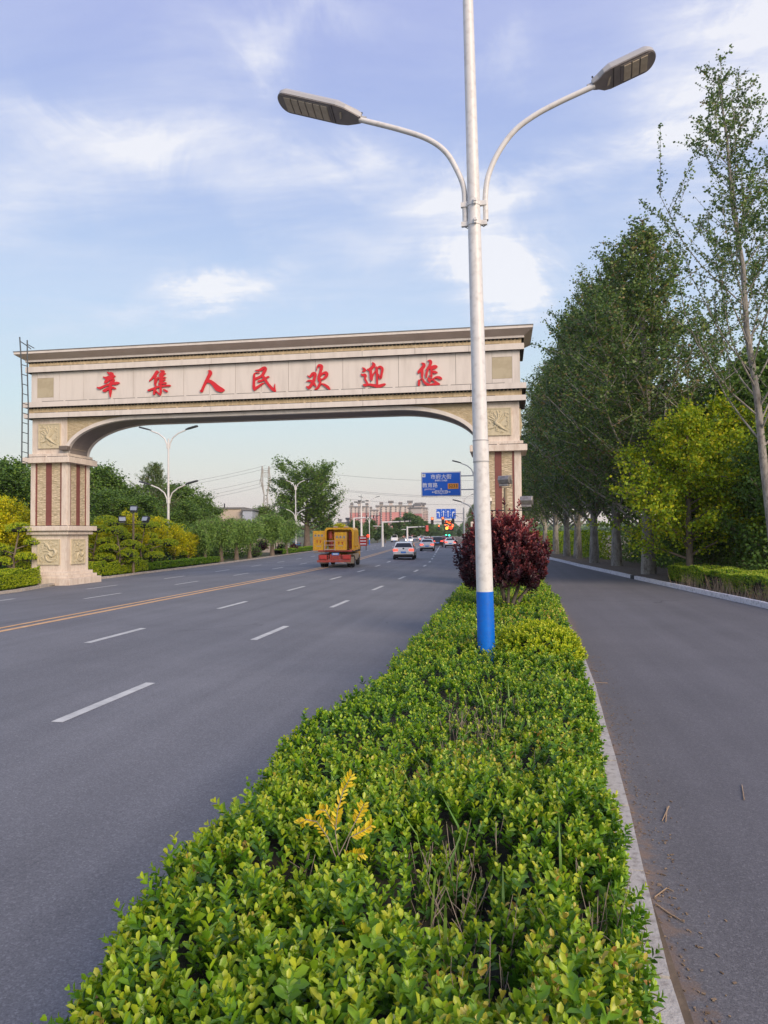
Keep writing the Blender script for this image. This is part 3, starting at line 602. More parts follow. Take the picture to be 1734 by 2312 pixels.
# ================================================================== STREET LAMPS
M_pole = material('white pole paint', (.68, .67, .645), .4, (.74, .73, .705), 3, 6, bump=.05, bscale=20, spec=.5, dirt=(.52, .50, .47))
M_blue = material('blue pole paint', (.0, .13, .62), .42, (.0, .16, .68), 6, 6, spec=.45, dirt=(.02, .13, .50))
M_lampg = material('lamp housing light grey', (.42, .42, .42), .45)
M_lampd = material('lamp underside', (.24, .22, .21), .5, (.29, .26, .25), 8)
M_led = material('led glass', (.60, .52, .40), .3, (.50, .42, .31), 14, spec=.5)
M_dark = material('dark metal', (.03, .032, .036), .5)
def luminaire(parent, P, D, length, width, modules, detail=True, roll=0, dark=False):
    """LED street lamp head: P where the arm enters, D along the head"""
    D = D.normalized(); S = D.cross(Vector((0, 0, 1))).normalized(); N = S.cross(D)
    if N.z < 0: N = -N; S = -S
    if roll: N = (N + FW*roll); N = (N-D*N.dot(D)).normalized(); S = D.cross(N)
    M = Matrix((D, S, N)).transposed().to_4x4(); M.translation = P
    def outline(sc=1.0, inset=0):
        pts = []; hw = width/2*sc
        for k in range(9):  t = math.pi/2*k/8; pts.append((length-hw*.8+hw*.8*math.sin(t)-inset, hw*math.cos(t)))
        half = [( -.02+inset, hw*.33), (.06, hw*.52), (length*.16, hw*.86), (length*.27, hw)]
        up = half + pts; return up + [(x, -y) for x, y in reversed(up)]
    root = empty('lamp_head', (0, 0, 0)); root.parent = parent; root.matrix_local = M
    o = outline(); n = len(o); mb = MB(); T = outline(.82, .03)
    vs = [(x, y, 0) for x, y in o]+[(x, y, .055) for x, y in o]+[(x, y, .105*(1 if x > .2*length else .8)) for x, y in T]
    mb.add(vs, [tuple(range(n))]+[(i, (i+1) % n, n+(i+1) % n, n+i) for i in range(n)]+[(n+i, n+(i+1) % n, 2*n+(i+1) % n, 2*n+i) for i in range(n)]+[tuple(range(3*n-1, 2*n-1, -1))])
    mb.build('housing', M_dark if dark else M_lampg, root)
    if not detail: return root
    u = outline(.965, .012); mb = MB(); mb.prism([(x, y) for x, y in u], -.012, .01, 'z'); mb.build('underside_plate', M_lampd, root)
    m0, m1 = length*.36, length*.90 if modules > 3 else length*.86; mw = (m1-m0)/modules
    if modules == 3: m0 = length*.46; mw = (m1-m0)/3
    mb = MB(); mb.box(((m0+m1)/2, 0, -.014), (m1-m0+.05, width*.80, .012)); mb.build('module_tray', M_lampd, root)
    for k in range(modules):
        mb = MB(); mb.box((0, 0, 0), (mw-.018, width*.70, .016)); mo = mb.build('led_module', M_led, root, (m0+(k+.5)*mw, 0, -.024), bevel=.003)
    mb = MB(); mb.box((0, 0, 0), (.006, width*.9, .008)); mb.build('seam', M_slot, root, (length*.31, 0, -.015))
    mb = MB(); mb.prism([(0, -.01), (.02, .1), (.05, .12), (.03, 0)], -.012, .0, 'z'); mb.build('latch', M_led, root, (length*.20, -.07, -.014))
    mb = MB(); mb.cyl((0, 0, 0), .032, .12, 12, axis='x'); mb.build('socket', M_lampg, root, (-.02, 0, .03))
    mb = MB(); mb.cyl((0, 0, 0), .012, .03, 6); mb.build('bolt', M_dark, root, (.02, .02, .115))
    return root
lp = empty('street_lamp', gp(1100.5, 1463, .8)); base = Vector(lp.location); base.z = 0; lp.location = base
tag(lp, 'nearest tall white street lamp with blue painted foot standing in the median hedge', 'street lamp', 'double armed street lamps')
up = Vector((-.0165*RV.x, -.0165*RV.y, 1)).normalized()
def on_pole(h): return up*h
HB = 9.35+1.6
rad = lambda h: .1165 - .0050*h
mb = MB(); hs = [1.53, 3.22, 3.5, 6, 8, 10.9]; mb.tube([on_pole(h) for h in hs], [rad(h) for h in hs], 32); mb.build('shaft', M_pole, lp)
mb = MB(); mb.tube([on_pole(-.05), on_pole(1.535)], [rad(0)+.002, rad(1.53)+.0015], 32); mb.build('blue_foot', M_blue, lp)
mb = MB(); mb.tube([on_pole(3.24), on_pole(3.50)], [rad(3.24)+.004, rad(3.5)+.004], 32); mb.build('sleeve', M_pole, lp)
for h in (3.23, 3.51): mb = MB(); mb.tube([on_pole(h-.006), on_pole(h+.006)], rad(h)+.0065, 32); mb.build('sleeve_ring', M_lampg, lp)
armdir = (RV*math.cos(R(12.5)) + FW*-math.sin(R(12.5))); armdir.z = 0; armdir.normalize(); pn = armdir.cross(Vector((0, 0, 1))).normalized()
def arm(pix, pn_off, rd, mods, llen, lend, lw):
    P = base + pn*pn_off
    pts = [on_plane(x, y, P, pn) for x, y in pix]; ctrl = pts; sm = []
    for i in range(len(ctrl)-1):
        a, b, c, d = ctrl[max(i-1, 0)], ctrl[i], ctrl[i+1], ctrl[min(i+2, len(ctrl)-1)]
        for k in range(7):
            t = k/7; sm.append(.5*((2*b)+(c-a)*t+(2*a-5*b+4*c-d)*t*t+(3*b-a-3*c+d)*t**3))
    sm.append(ctrl[-1]); mb = MB(); mb.tube([q-base for q in sm], rd, 14); mb.build('arm', M_pole, lp)
    mb = MB(); mb.tube([sm[0]-base-Vector((0, 0, .012)), sm[0]-base+Vector((0, 0, .004))], rd*.86, 14); mb.build('arm_end', M_slot, lp)
    tip = on_plane(*lend, P, pn); D = tip-ctrl[-1]
    luminaire(lp, ctrl[-1]-base, D, D.length if not llen else llen, lw, mods, roll=.22)
    c0 = sm[0]-base; tw = c0.copy(); tw.z = 0
    s = 1 if (sm[-1]-base).dot(armdir) > 0 else -1
    mb = MB(); mb.tube([c0+Vector((0, 0, .0)), c0+Vector((0, 0, -.06))+armdir*.01*s, c0+Vector((0, 0, -.085))-armdir*.03*s, c0+Vector((0, 0, -.05))-armdir*.07*s], .006, 6); mb.build('cable', M_dark, lp)
    return sm
LA = arm([(1050.5, 502), (1049.5, 470), (1047, 425), (1032, 385), (1006, 343), (965, 314), (900, 292), (812, 270)], 0, .036, 6, None, (628, 228), .37)
RA = arm([(1097, 497), (1096.5, 470), (1096, 440), (1103, 395), (1125, 345), (1160, 297), (1205, 262), (1262, 231), (1342, 194)], 0, .036, 3, None, (1481, 128), .35)
for h in (6.66, 6.40):   # two clamp bands
    mb = MB(); mb.tube([on_pole(h-.03), on_pole(h+.03)], rad(h)+.008, 24)
    for s in (-1, 1): mb.box(tuple(on_pole(h)+armdir*s*.12), (.10, .05, .06), math.atan2(armdir.y, armdir.x))
    mb.box(tuple(on_pole(h)-FW*.105+Vector((0, 0, .0))), (.03, .05, .07)); mb.cyl(tuple(on_pole(h)-FW*.13), .012, .04, 8, axis='x'); mb.build('clamp', M_pole, lp)
# upper pair of arms, above the picture
for s in (-1, 1):
    a = on_pole(10.6); pts = [a+armdir*s*.02, a+armdir*s*.15+Vector((0, 0, .5)), a+armdir*s*.6+Vector((0, 0, .85)), a+armdir*s*1.5+Vector((0, 0, 1.1))]
    mb = MB(); mb.tube(pts, .036, 10); mb.build('arm', M_pole, lp); luminaire(lp, pts[-1], pts[-1]-pts[-2], 1.0, .33, 6)
# ================================================================== FOLIAGE
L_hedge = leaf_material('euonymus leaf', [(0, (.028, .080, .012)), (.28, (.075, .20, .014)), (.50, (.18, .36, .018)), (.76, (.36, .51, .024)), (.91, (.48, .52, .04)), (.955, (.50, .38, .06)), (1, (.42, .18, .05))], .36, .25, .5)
L_bright = leaf_material('bright privet leaf', [(0, (.08, .18, .012)), (.35, (.25, .41, .015)), (.7, (.48, .58, .02)), (1, (.66, .66, .03))], .4, .3, .4)
L_gold = leaf_material('golden leaf', [(0, (.13, .22, .012)), (.3, (.36, .45, .012)), (.65, (.64, .62, .012)), (1, (.86, .74, .02))], .5, .35)
L_yellow = leaf_material('yellow shoot leaf', [(0, (.55, .40, .02)), (.5, (.80, .58, .02)), (1, (.90, .74, .06))], .4, .35)
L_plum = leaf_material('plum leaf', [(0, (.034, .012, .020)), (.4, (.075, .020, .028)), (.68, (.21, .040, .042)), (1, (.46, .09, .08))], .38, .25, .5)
L_poplar = leaf_material('poplar leaf', [(0, (.045, .10, .028)), (.5, (.11, .20, .042)), (.85, (.21, .31, .06)), (.95, (.30, .34, .06)), (1, (.28, .20, .08))], .4, .32, .45)
L_tree = leaf_material('broadleaf', [(0, (.05, .11, .022)), (.5, (.125, .235, .036)), (1, (.24, .36, .05))], .5, .28)
L_locust = leaf_material('yellow green leaf', [(0, (.08, .16, .012)), (.4, (.27, .42, .015)), (.8, (.48, .56, .018)), (1, (.62, .56, .02))], .5, .35)
L_willow = leaf_material('willow leaf', [(0, (.07, .16, .035)), (.5, (.19, .34, .07)), (1, (.32, .48, .10))], .5, .3)
L_far = leaf_material('far foliage', [(0, (.06, .12, .045)), (.5, (.11, .19, .065)), (1, (.18, .27, .08))], .6, .2, .2)
M_bark = material('poplar bark', (.40, .38, .33), .9, (.20, .18, .155), 5, 6, bump=.6, bscale=22, stretch=(1, 1, .35), dirt=(.07, .06, .05))
M_barkb = material('brown bark', (.13, .10, .075), .9, (.21, .165, .125), 7, 5, bump=.7, bscale=24, stretch=(1, 1, .3))
M_barkp = material('plum bark', (.20, .17, .14), .85, (.10, .08, .07), 9, 5, bump=.5, bscale=40, stretch=(1, 1, .4))
M_twig = material('dead twig', (.24, .19, .15), .9, (.34, .28, .22), 12, 3)
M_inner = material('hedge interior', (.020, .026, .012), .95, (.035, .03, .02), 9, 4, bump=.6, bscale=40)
M_blade = material('grass blade', (.10, .22, .03), .6, (.20, .32, .06), 3)
M_dry = material('dry grass', (.34, .24, .15), .9, (.46, .34, .22), 6)

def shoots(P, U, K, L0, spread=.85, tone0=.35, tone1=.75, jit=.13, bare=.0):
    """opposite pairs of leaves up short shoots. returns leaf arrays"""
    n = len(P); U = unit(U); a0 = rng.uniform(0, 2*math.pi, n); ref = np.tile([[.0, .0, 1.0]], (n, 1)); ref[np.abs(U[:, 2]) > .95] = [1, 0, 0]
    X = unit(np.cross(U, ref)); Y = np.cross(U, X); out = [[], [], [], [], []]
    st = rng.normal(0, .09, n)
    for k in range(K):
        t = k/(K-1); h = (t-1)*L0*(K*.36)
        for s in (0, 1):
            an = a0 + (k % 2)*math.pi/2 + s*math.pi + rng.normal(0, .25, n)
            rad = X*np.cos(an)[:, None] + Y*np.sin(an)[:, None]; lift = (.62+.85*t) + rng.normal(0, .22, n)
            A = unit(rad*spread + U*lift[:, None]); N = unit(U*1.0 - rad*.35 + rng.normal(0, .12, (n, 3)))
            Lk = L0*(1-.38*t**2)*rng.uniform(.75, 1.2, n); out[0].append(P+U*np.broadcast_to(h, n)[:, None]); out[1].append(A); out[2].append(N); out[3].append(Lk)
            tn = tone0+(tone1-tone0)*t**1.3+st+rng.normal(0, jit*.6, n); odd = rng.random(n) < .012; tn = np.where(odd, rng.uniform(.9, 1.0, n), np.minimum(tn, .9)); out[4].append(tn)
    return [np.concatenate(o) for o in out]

def smooth_noise(x, y, s, seed=0):
    r = np.random.default_rng(seed); v = 0
    for i in range(7):
        a = r.uniform(0, 2*math.pi); f = s*r.uniform(.5, 1.7); v = v+np.sin((x*math.cos(a)+y*math.sin(a))*f*2*math.pi+r.uniform(0, 6.28))
    return v/4.5
def HL(y): return -np.interp(np.atleast_1d(y), [1, 2.2, 2.8, 3.6, 4.2, 5.2, 6.4, 9, 40], [1.42, 1.50, 1.74, 1.60, 1.60, 1.74, 1.56, 1.42, 1.55]) - np.array([bend(v) for v in np.atleast_1d(y)]) + .07*smooth_noise(np.atleast_1d(y), 0, .8, 3)
def HR(y):
    y = np.atleast_1d(y); return np.interp(y, [1, 2.2, 2.6, 3.3, 4.5, 6.5, 9.5, 18, 24, 40], [.46, .53, .44, .50, .58, .70, .86, 1.12, 1.05, .9]) + .05*smooth_noise(y, 1, .9, 8)
def Htop(x, y):
    z = .77 + .075*smooth_noise(x, y, .35, 1) + .055*np.abs(smooth_noise(x, y, .95, 2)) + .03*smooth_noise(x, y, 1.9, 4)
    z = z + .09*np.exp(-((x+.32)/.45)**2-((y-9.0)/.45)**2)
    # thin worn places where bare twigs show
    for (cx, cy, sx, sy, d) in HOLES: z = z - d*np.exp(-((x-cx)/sx)**2-((y-cy)/sy)**2)
    return z
HOLES = [(-.28, 3.55, .26, .55, .30), (-.62, 4.9, .10, .3, .2), (.1, 5.0, .12, .3, .18), (-1.0, 3.3, .10, .2, .12), (-.33, 6.4, .38, 1.0, .20), (-.10, 2.75, .16, .25, .22), (.35, 3.3, .10, .22, .25), (-.35, 9.0, .3, .5, .15)]
hedge = empty('hedge', (0, 6, 0)); tag(hedge, 'long clipped green hedge filling the median strip in the foreground', 'hedge')
HO = np.array([0, 6, 0.])
arr = []
def sample_top(y0, y1, s, K, L0, scale=1):
    n = int((y1-y0)*3.2/(s*s)); x = rng.uniform(-1.75, 1.35, n); y = rng.uniform(y0, y1, n); xl, xr = HL(y), HR(y)
    ok = (x > xl) & (x < xr); x, y, xl, xr = x[ok], y[ok], xl[ok], xr[ok]
    den = np.ones(len(x))
    for (cx, cy, sx, sy, d) in HOLES: den -= d*2.2*np.exp(-((x-cx)/sx)**2-((y-cy)/sy)**2)
    ok = rng.random(len(x)) < np.clip(den, .22, 1); x, y, xl, xr = x[ok], y[ok], xl[ok], xr[ok]; L0 = L0*np.interp(y, [2, 3, 4.5, 6], [1.26, 1.18, 1.08, 1.0])
    edge = np.minimum(x-xl, xr-x); z = Htop(x, y) - .16*np.exp(-edge/.09) + rng.normal(0, .022, len(x)) + (rng.random(len(x)) < .09)*rng.uniform(.02, .15, len(x))
    side = np.where(x-xl < xr-x, -1.0, 1.0)*np.exp(-edge/.12)
    U = np.stack([side*.9+rng.normal(0, .28, len(x)), rng.normal(0, .28, len(x)), np.ones(len(x))], 1)
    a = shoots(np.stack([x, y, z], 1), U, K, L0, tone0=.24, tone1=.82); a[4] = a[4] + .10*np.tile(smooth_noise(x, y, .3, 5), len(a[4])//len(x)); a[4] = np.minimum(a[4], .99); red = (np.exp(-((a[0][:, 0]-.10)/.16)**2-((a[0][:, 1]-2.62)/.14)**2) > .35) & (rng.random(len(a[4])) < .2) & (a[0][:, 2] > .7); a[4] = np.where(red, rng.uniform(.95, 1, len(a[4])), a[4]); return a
def sample_side(y0, y1, s, K, L0, right=False):
    n = int((y1-y0)*.7/(s*s)); y = rng.uniform(y0, y1, n); z = rng.uniform(.12, .74, n)**1.0; x = (HR(y) if right else HL(y))
    x = x + (-1 if right else 1)*(.06*(1-z) + rng.normal(0, .03, n)); sg = 1 if right else -1
    U = np.stack([sg*np.ones(n)*.9+rng.normal(0, .3, n), rng.normal(0, .35, n), np.full(n, .9)], 1)
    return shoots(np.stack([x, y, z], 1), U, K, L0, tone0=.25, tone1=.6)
near = [sample_top(1.5, 5.2, .050, 5, .049), sample_side(1.5, 5.2, .06, 4, .045), sample_side(1.5, 5.2, .06, 4, .045, True)]
mid = [sample_top(5.2, 11, .058, 4, .050), sample_side(5.2, 11, .07, 4, .048), sample_side(5.2, 11, .07, 4, .048, True)]
farh = [sample_top(11, 30.4, .095, 4, .068), sample_side(11, 30.4, .12, 3, .07), sample_side(11, 30.4, .12, 3, .07, True)]
farther = [sample_top(34, 60, .19, 3, .11), sample_side(34, 60, .2, 3, .11)]
A = [np.concatenate([b[i] for b in near]) for i in range(5)]
# the 290 leaves that show largest are objects of their own
dist = np.linalg.norm(A[0]-np.array([0, 0, 2.3]), axis=1); vis = (A[0][:, 2] > Htop(A[0][:, 0], A[0][:, 1])-.03) & (A[0][:, 1] > 2.15) & (A[0][:, 1] < 2.75)
score = np.where(vis, dist-A[3]*12, 99); pick = np.argsort(score)[:290]; keep = np.ones(len(dist), bool); keep[pick] = False
variants = [leaf_mesh('leaf', [[0, 0, 0]], np.array([[0, 1., 0]]), np.array([[0, 0, 1.]]), .047, .026, [t], L_hedge, True) for t in (.4, .5, .6, .7, .8, .9)]
for i in pick:
    a = unit(A[1][i:i+1])[0]; s = np.cross(a, A[2][i]); s /= np.linalg.norm(s); nn = np.cross(s, a); M = Matrix(((s[0], a[0], nn[0]), (s[1], a[1], nn[1]), (s[2], a[2], nn[2]))).to_4x4()
    o = inst('leaf', variants[int(np.clip((A[4][i]-.35)/.1, 0, 5))], hedge); M.translation = Vector(A[0][i]-HO); o.matrix_local = M @ Matrix.Scale(A[3][i]/.047, 4)
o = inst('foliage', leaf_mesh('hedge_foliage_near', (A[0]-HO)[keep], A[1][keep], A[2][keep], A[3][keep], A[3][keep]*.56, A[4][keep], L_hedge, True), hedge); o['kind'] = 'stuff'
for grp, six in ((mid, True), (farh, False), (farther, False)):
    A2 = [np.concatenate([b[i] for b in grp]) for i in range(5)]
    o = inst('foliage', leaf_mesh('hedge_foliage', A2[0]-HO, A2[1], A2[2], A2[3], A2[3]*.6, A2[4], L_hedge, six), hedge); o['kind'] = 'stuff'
def body_strip(name, y0, y1, mat, parent, off, ins=.13, top=.16, n=40):
    mb = MB(); vs = []
    for y in np.linspace(y0, y1, n):
        a, b = float(HL(y)[0])+ins, float(HR(y)[0])-ins; xs = np.linspace(a, b, 10); vs.append((a, y, 0.02))
        for x in xs: vs.append((x, y, float(Htop(np.array([x]), np.array([y]))[0])-top))
        vs.append((b, y, .02))
    w = 12; vs = [(p[0]-off[0], p[1]-off[1], p[2]-off[2]) for p in vs]
    mb.add(vs, [(j*w+i, j*w+i+1, (j+1)*w+i+1, (j+1)*w+i) for j in range(n-1) for i in range(w-1)]); mb.build(name, mat, parent, fix=False)
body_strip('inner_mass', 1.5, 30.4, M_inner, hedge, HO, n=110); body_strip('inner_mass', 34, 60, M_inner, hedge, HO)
mb = MB()   # bare twigs standing up in the worn places
for (cx, cy, sx, sy, d) in HOLES*1:
    for i in range(int(70*sx*sy/.16)+22):
        x, y = random.gauss(cx, sx*.6), random.gauss(cy, sy*.55); h = random.uniform(.42, .86)*(1.0); dx, dy = random.gauss(0, .10), random.gauss(0, .10)
        if not (-1.3 < x < .6): continue
        z1 = min(h, .80)-.04; p = [Vector((x, y, .25)), Vector((x+dx*.4, y+dy*.5, .25+(z1-.25)*.55)), Vector((x+dx, y+dy, z1))]; mb.tube([q-Vector(HO) for q in p], [.0032, .0024, .0014], 4, False)
        if random.random() < .7:
            q = p[1]+(p[2]-p[1])*random.uniform(.1, .6); e = q+Vector((random.uniform(-.07, .07), random.uniform(-.07, .07), random.uniform(.03, .12))); mb.tube([q-Vector(HO), e-Vector(HO)], [.0024, .0014], 4, False)
o = mb.build('bare_twigs', M_twig, hedge, fix=False); o['kind'] = 'stuff'
mb = MB()   # grass blades coming up through the hedge
for i in range(170):
    cx, cy, sx, sy = random.choice([(-.33, 6.4, .4, 1.0), (-.28, 3.9, .3, .5), (-.3, 8.6, .4, 1.1), (.0, 11.5, .5, 1.6), (-.9, 5.2, .3, .6)]); x, y = random.gauss(cx, sx), random.gauss(cy, sy)
    if x < -1.4 or x > .8: continue
    z0 = .45; h = random.uniform(.24, .44); a = random.uniform(0, 6.28); dx, dy = math.cos(a)*h*.45, math.sin(a)*h*.45; w = random.uniform(.004, .009)
    px, py = -math.sin(a)*w, math.cos(a)*w; q = [(x, y, z0), (x+dx*.3, y+dy*.3, z0+h*.6), (x+dx, y+dy, z0+h)]
    v = [(q[0][0]-px, q[0][1]-py, q[0][2]), (q[0][0]+px, q[0][1]+py, q[0][2]), (q[1][0]+px, q[1][1]+py, q[1][2]), (q[1][0]-px, q[1][1]-py, q[1][2]), q[2]]
    mb.add([(a_, b_-6, c_) for a_, b_, c_ in v], [(0, 1, 2, 3), (3, 2, 4)])
o = mb.build('grass_blades', M_blade, hedge, fix=False); o['kind'] = 'stuff'

# yellow-leaved shoot standing out of the hedge
ys = empty('yellow_shoot', tuple(gp(770, 1960, .70))); tag(ys, 'small shoot with bright yellow pointed leaves sticking out of the near hedge', 'shoot'); y0_ = Vector(ys.location)
ymes = [leaf_mesh('yellow_leaf', [[0, 0, 0]], np.array([[0, 1., 0]]), np.array([[0, 0, 1.]]), 1, .36, [t], L_yellow, True) for t in (.1, .4, .7, 1)]
dpt = (y0_-CAM).dot(FW)
stems = [[(770, 1965), (757, 1880), (762, 1830), (775, 1785), (793, 1752)], [(770, 1965), (740, 1890), (715, 1855), (690, 1850), (677, 1860)], [(765, 1930), (800, 1860), (815, 1830), (822, 1815)], [(768, 1960), (790, 1890), (822, 1875), (838, 1864)], [(770, 1970), (780, 1935), (800, 1930), (822, 1928)], [(760, 1870), (735, 1830), (722, 1828)]]
for st in stems:
    pts = [at_depth(x, y, dpt+.02*math.sin(k*2+st[-1][0]))-y0_ for k, (x, y) in enumerate(st)]; mb = MB(); mb.tube(pts, [.0026]*(len(pts)-1)+[.0012], 5); mb.build('stem', M_twig, ys)
    for k in range(1, len(pts)):
        for t in (.1, .3, .5, .7, .9):
            for s in (-1, 1):
                q = pts[k-1].lerp(pts[k], t); ax = (pts[k]-pts[k-1]).normalized(); sd = ax.cross(FW).normalized()*s; a = (ax*.75+sd*.75+Vector((random.uniform(-.3, .3), random.uniform(-.3, .3), random.uniform(-.1, .3)))).normalized()
                n_ = (-FW+Vector((random.uniform(-.6, .6), random.uniform(-.6, .6), .7+random.uniform(-.3, .5)))).normalized(); s_ = a.cross(n_).normalized(); n_ = s_.cross(a)
                if k < 2 and len(pts) > 3: continue
                M = Matrix((s_, a, n_)).transposed().to_4x4(); M.translation = q; l = random.uniform(.026, .044); o = inst('yellow_leaf', random.choice(ymes), ys); o.matrix_local = M @ Matrix.Scale(l, 4)
mb = MB(); mb.tube([Vector((0, 0, -.45)), Vector((0, 0, 0))], .005, 5); mb.build('stem', M_twig, ys)
# one brown leaf caught lower down
# clipped bright shrub at the foot of the lamp
def leafy_blob(name, c, r, n, K, L0, mat, parent, tone=(.3, .8), bump=.10, lower=-.5, wfac=.55, six=True, seed=0, up=.35, inner=True, imat=None, stuffname='foliage'):
    d = rand_dirs(n); d = d[d[:, 2] > lower]; m = 1+bump*(smooth_noise(d[:, 0]*2+seed, d[:, 1]*2+d[:, 2]*2.2, .8, seed)); P = d*m[:, None]*np.array(r)*rng.uniform(.86, 1.03, (len(d), 1))
    U = d/np.array(r)*min(r); U = unit(U)+np.array([0, 0, up])+rng.normal(0, .2, d.shape); a = shoots(P, U, K, L0, tone0=tone[0], tone1=tone[1])
    o = inst(stuffname, leaf_mesh(name, a[0], a[1], a[2], a[3], a[3]*wfac, a[4], mat, six), parent, c); o['kind'] = 'stuff'
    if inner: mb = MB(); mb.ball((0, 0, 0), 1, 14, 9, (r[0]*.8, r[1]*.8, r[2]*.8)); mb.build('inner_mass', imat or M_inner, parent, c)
pos = gp(1218, 1462, .82); sh = empty('clipped_shrub', (pos.x, pos.y+.15, .52)); tag(sh, 'low rounded shrub of brighter yellow green leaves in the hedge beside the blue lamp foot', 'shrub')
leafy_blob('shrub_leaves', (0, 0, .22), (.56, .58, .40), 2800, 4, .045, L_bright, sh, (.28, .95), lower=-.2, seed=4)

# ------------------------------------------------------------------ red plum bush
pb = empty('plum_bush', (-.02, 15.7, 0)); tag(pb, 'rounded purple red leaved plum bush with several stems behind the white lamp post', 'bush')
def ctr(px, py, d): p = at_depth(px, py, d); return p-Vector(pb.location)
cc = ctr(1130, 1262, 15.6)
d = rand_dirs(2900); d = d[d[:, 2] > -.52-.2*np.abs(d[:, 0])]; m = 1+.25*smooth_noise(d[:, 0]*2, d[:, 1]*2+d[:, 2]*2, .9, 21); shp = np.array([.99, .95, .92]); P = d*m[:, None]*shp*rng.uniform(.45, 1.0, (len(d), 1))**.6
P[:, 2] += np.where(rng.random(len(P)) < .12, rng.uniform(0, .32, len(P)), 0)*(d[:, 2] > .1)
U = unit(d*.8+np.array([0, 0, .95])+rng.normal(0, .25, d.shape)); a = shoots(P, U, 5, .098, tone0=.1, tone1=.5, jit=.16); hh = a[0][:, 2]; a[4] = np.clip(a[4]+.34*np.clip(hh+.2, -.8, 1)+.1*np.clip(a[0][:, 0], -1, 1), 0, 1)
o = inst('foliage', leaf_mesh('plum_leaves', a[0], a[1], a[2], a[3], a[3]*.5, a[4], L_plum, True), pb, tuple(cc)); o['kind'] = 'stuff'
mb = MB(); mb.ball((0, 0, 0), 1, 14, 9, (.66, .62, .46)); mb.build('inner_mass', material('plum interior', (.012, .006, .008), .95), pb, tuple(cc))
for (b, pix, r_) in [((0, 0), [(1145, 1395), (1140, 1355), (1130, 1320), (1120, 1270)], .055), ((0, 0), [(1150, 1392), (1160, 1355), (1172, 1320), (1180, 1270)], .05), ((0, 0), [(1155, 1385), (1175, 1350), (1200, 1318), (1215, 1280)], .045), ((0, 0), [(1146, 1395), (1148, 1350), (1150, 1300)], .035), ((0, 0), [(1140, 1395), (1100, 1350), (1078, 1330), (1060, 1290)], .035)]:
    pts = [ctr(x, y, 15.55+.1*math.sin(x)) for x, y in pix]; pts = [Vector((pts[0].x*.4, 0, 0))]+pts; mb = MB(); mb.tube(pts, [r_*1.2]+[r_*(1-.14*k) for k in range(len(pix))], 8); mb.build('stem', M_barkp, pb)

# ------------------------------------------------------------------ trees
def crown_tree(seed, H, trunk_r, first, prof, n_limb, leaf_n, leaf_L, up=.9, droop=0, lean=(0, 0), kink=.03, cluster=.35, sub=4, tone=(.2, .8), wf=.8, twig_r=.012, gaps=0.0, tipbias=1.0, curl=.10, lr=.45):
    """tapered trunk, limbs and twigs; leaves scattered along the twigs. returns (branch MB, leaf arrays)"""
    r = random.Random(seed); g = np.random.default_rng(seed); mb = MB(); pts = []; N = 9
    for i in range(N):
        t = i/(N-1); pts.append(Vector((lean[0]*H*t+r.gauss(0, kink)*H*.12*(t > 0)*t, lean[1]*H*t+r.gauss(0, kink)*H*.12*(t > 0)*t, H*t)))
    rad = [trunk_r*(1-.9*(i/(N-1)))**.9+.008 for i in range(N)]; rad[0] *= 1.25; mb.tube(pts, rad, 9, False)
    def trunk_at(t): k = t*(N-1); i = min(int(k), N-2); return pts[i].lerp(pts[i+1], k-i)
    seg = []
    for i in range(n_limb):
        t = first + (1-first)*(i+r.random()*.8)/n_limb; t = min(t, .985); p0 = trunk_at(t); az = i*2.399+r.uniform(-.4, .4); Lm = prof((t-first)/(1-first))*r.uniform(.75, 1.2); 
        upv = up*r.uniform(.7, 1.3); dirv = Vector((math.cos(az), math.sin(az), upv)).normalized(); q = [p0]; dcur = dirv.copy(); M_ = 5
        for k in range(M_):
            dcur = (dcur+Vector((r.gauss(0, .12), r.gauss(0, .12), curl-droop*(k/M_)))).normalized(); q.append(q[-1]+dcur*Lm/M_)
        tr = max(trunk_r*(1-t)*lr, twig_r); mb.tube(q, [tr*(1-.8*k/M_)+.004 for k in range(M_+1)], 5, False)
        seg += [(q[k], q[k+1], 1.0) for k in range(1, M_)]
        for j in range(sub):
            k = r.randint(1, M_-1); b = q[k].lerp(q[k+1], r.random()); an = r.uniform(0, 6.28); sd = Vector((math.cos(an), math.sin(an), r.uniform(-.1, .8)-droop)).normalized(); dd = (dcur*.5+sd).normalized(); l2 = Lm*r.uniform(.25, .5)
            c1 = b+dd*l2*.5; dd2 = (dd+Vector((0, 0, .2-droop*1.2))).normalized(); c2 = c1+dd2*l2*.5; mb.tube([b, c1, c2], [tr*.4+.003, tr*.25+.003, .004], 4, False); seg += [(b, c1, 1.0), (c1, c2, 1.3)]
    seg += [(trunk_at(.8+.2*k/6), trunk_at(.8+.2*(k+1)/6), .6) for k in range(6)] if tipbias else []
    S0 = np.array([s[0] for s in seg]); S1 = np.array([s[1] for s in seg]); w = np.array([s[2]*(s[1]-s[0]).length for s in seg]); w *= g.uniform(1-gaps, 1+gaps, len(w)); w = np.maximum(w, 0); w /= w.sum()
    k = g.choice(len(seg), leaf_n, p=w); t = g.random(leaf_n)[:, None]; P = S0[k]*(1-t)+S1[k]*t+g.normal(0, cluster*.5, (leaf_n, 3))*g.random((leaf_n, 1))
    if droop > .3: P[:, 2] -= np.abs(g.normal(0, cluster*1.2, leaf_n))
    A_ = unit(g.normal(size=(leaf_n, 3))+np.array([0, 0, -.9 if droop > .3 else .15])); Nn = unit(g.normal(size=(leaf_n, 3))+np.array([0, 0, .8])); Ls = leaf_L*g.uniform(.6, 1.25, leaf_n)
    sh_ = g.normal(0, .12, len(seg))[k]; tn = np.clip(tone[0]+(tone[1]-tone[0])*g.random(leaf_n)+sh_, 0, 1)
    return mb, (P, A_, Nn, Ls, Ls*wf, tn)
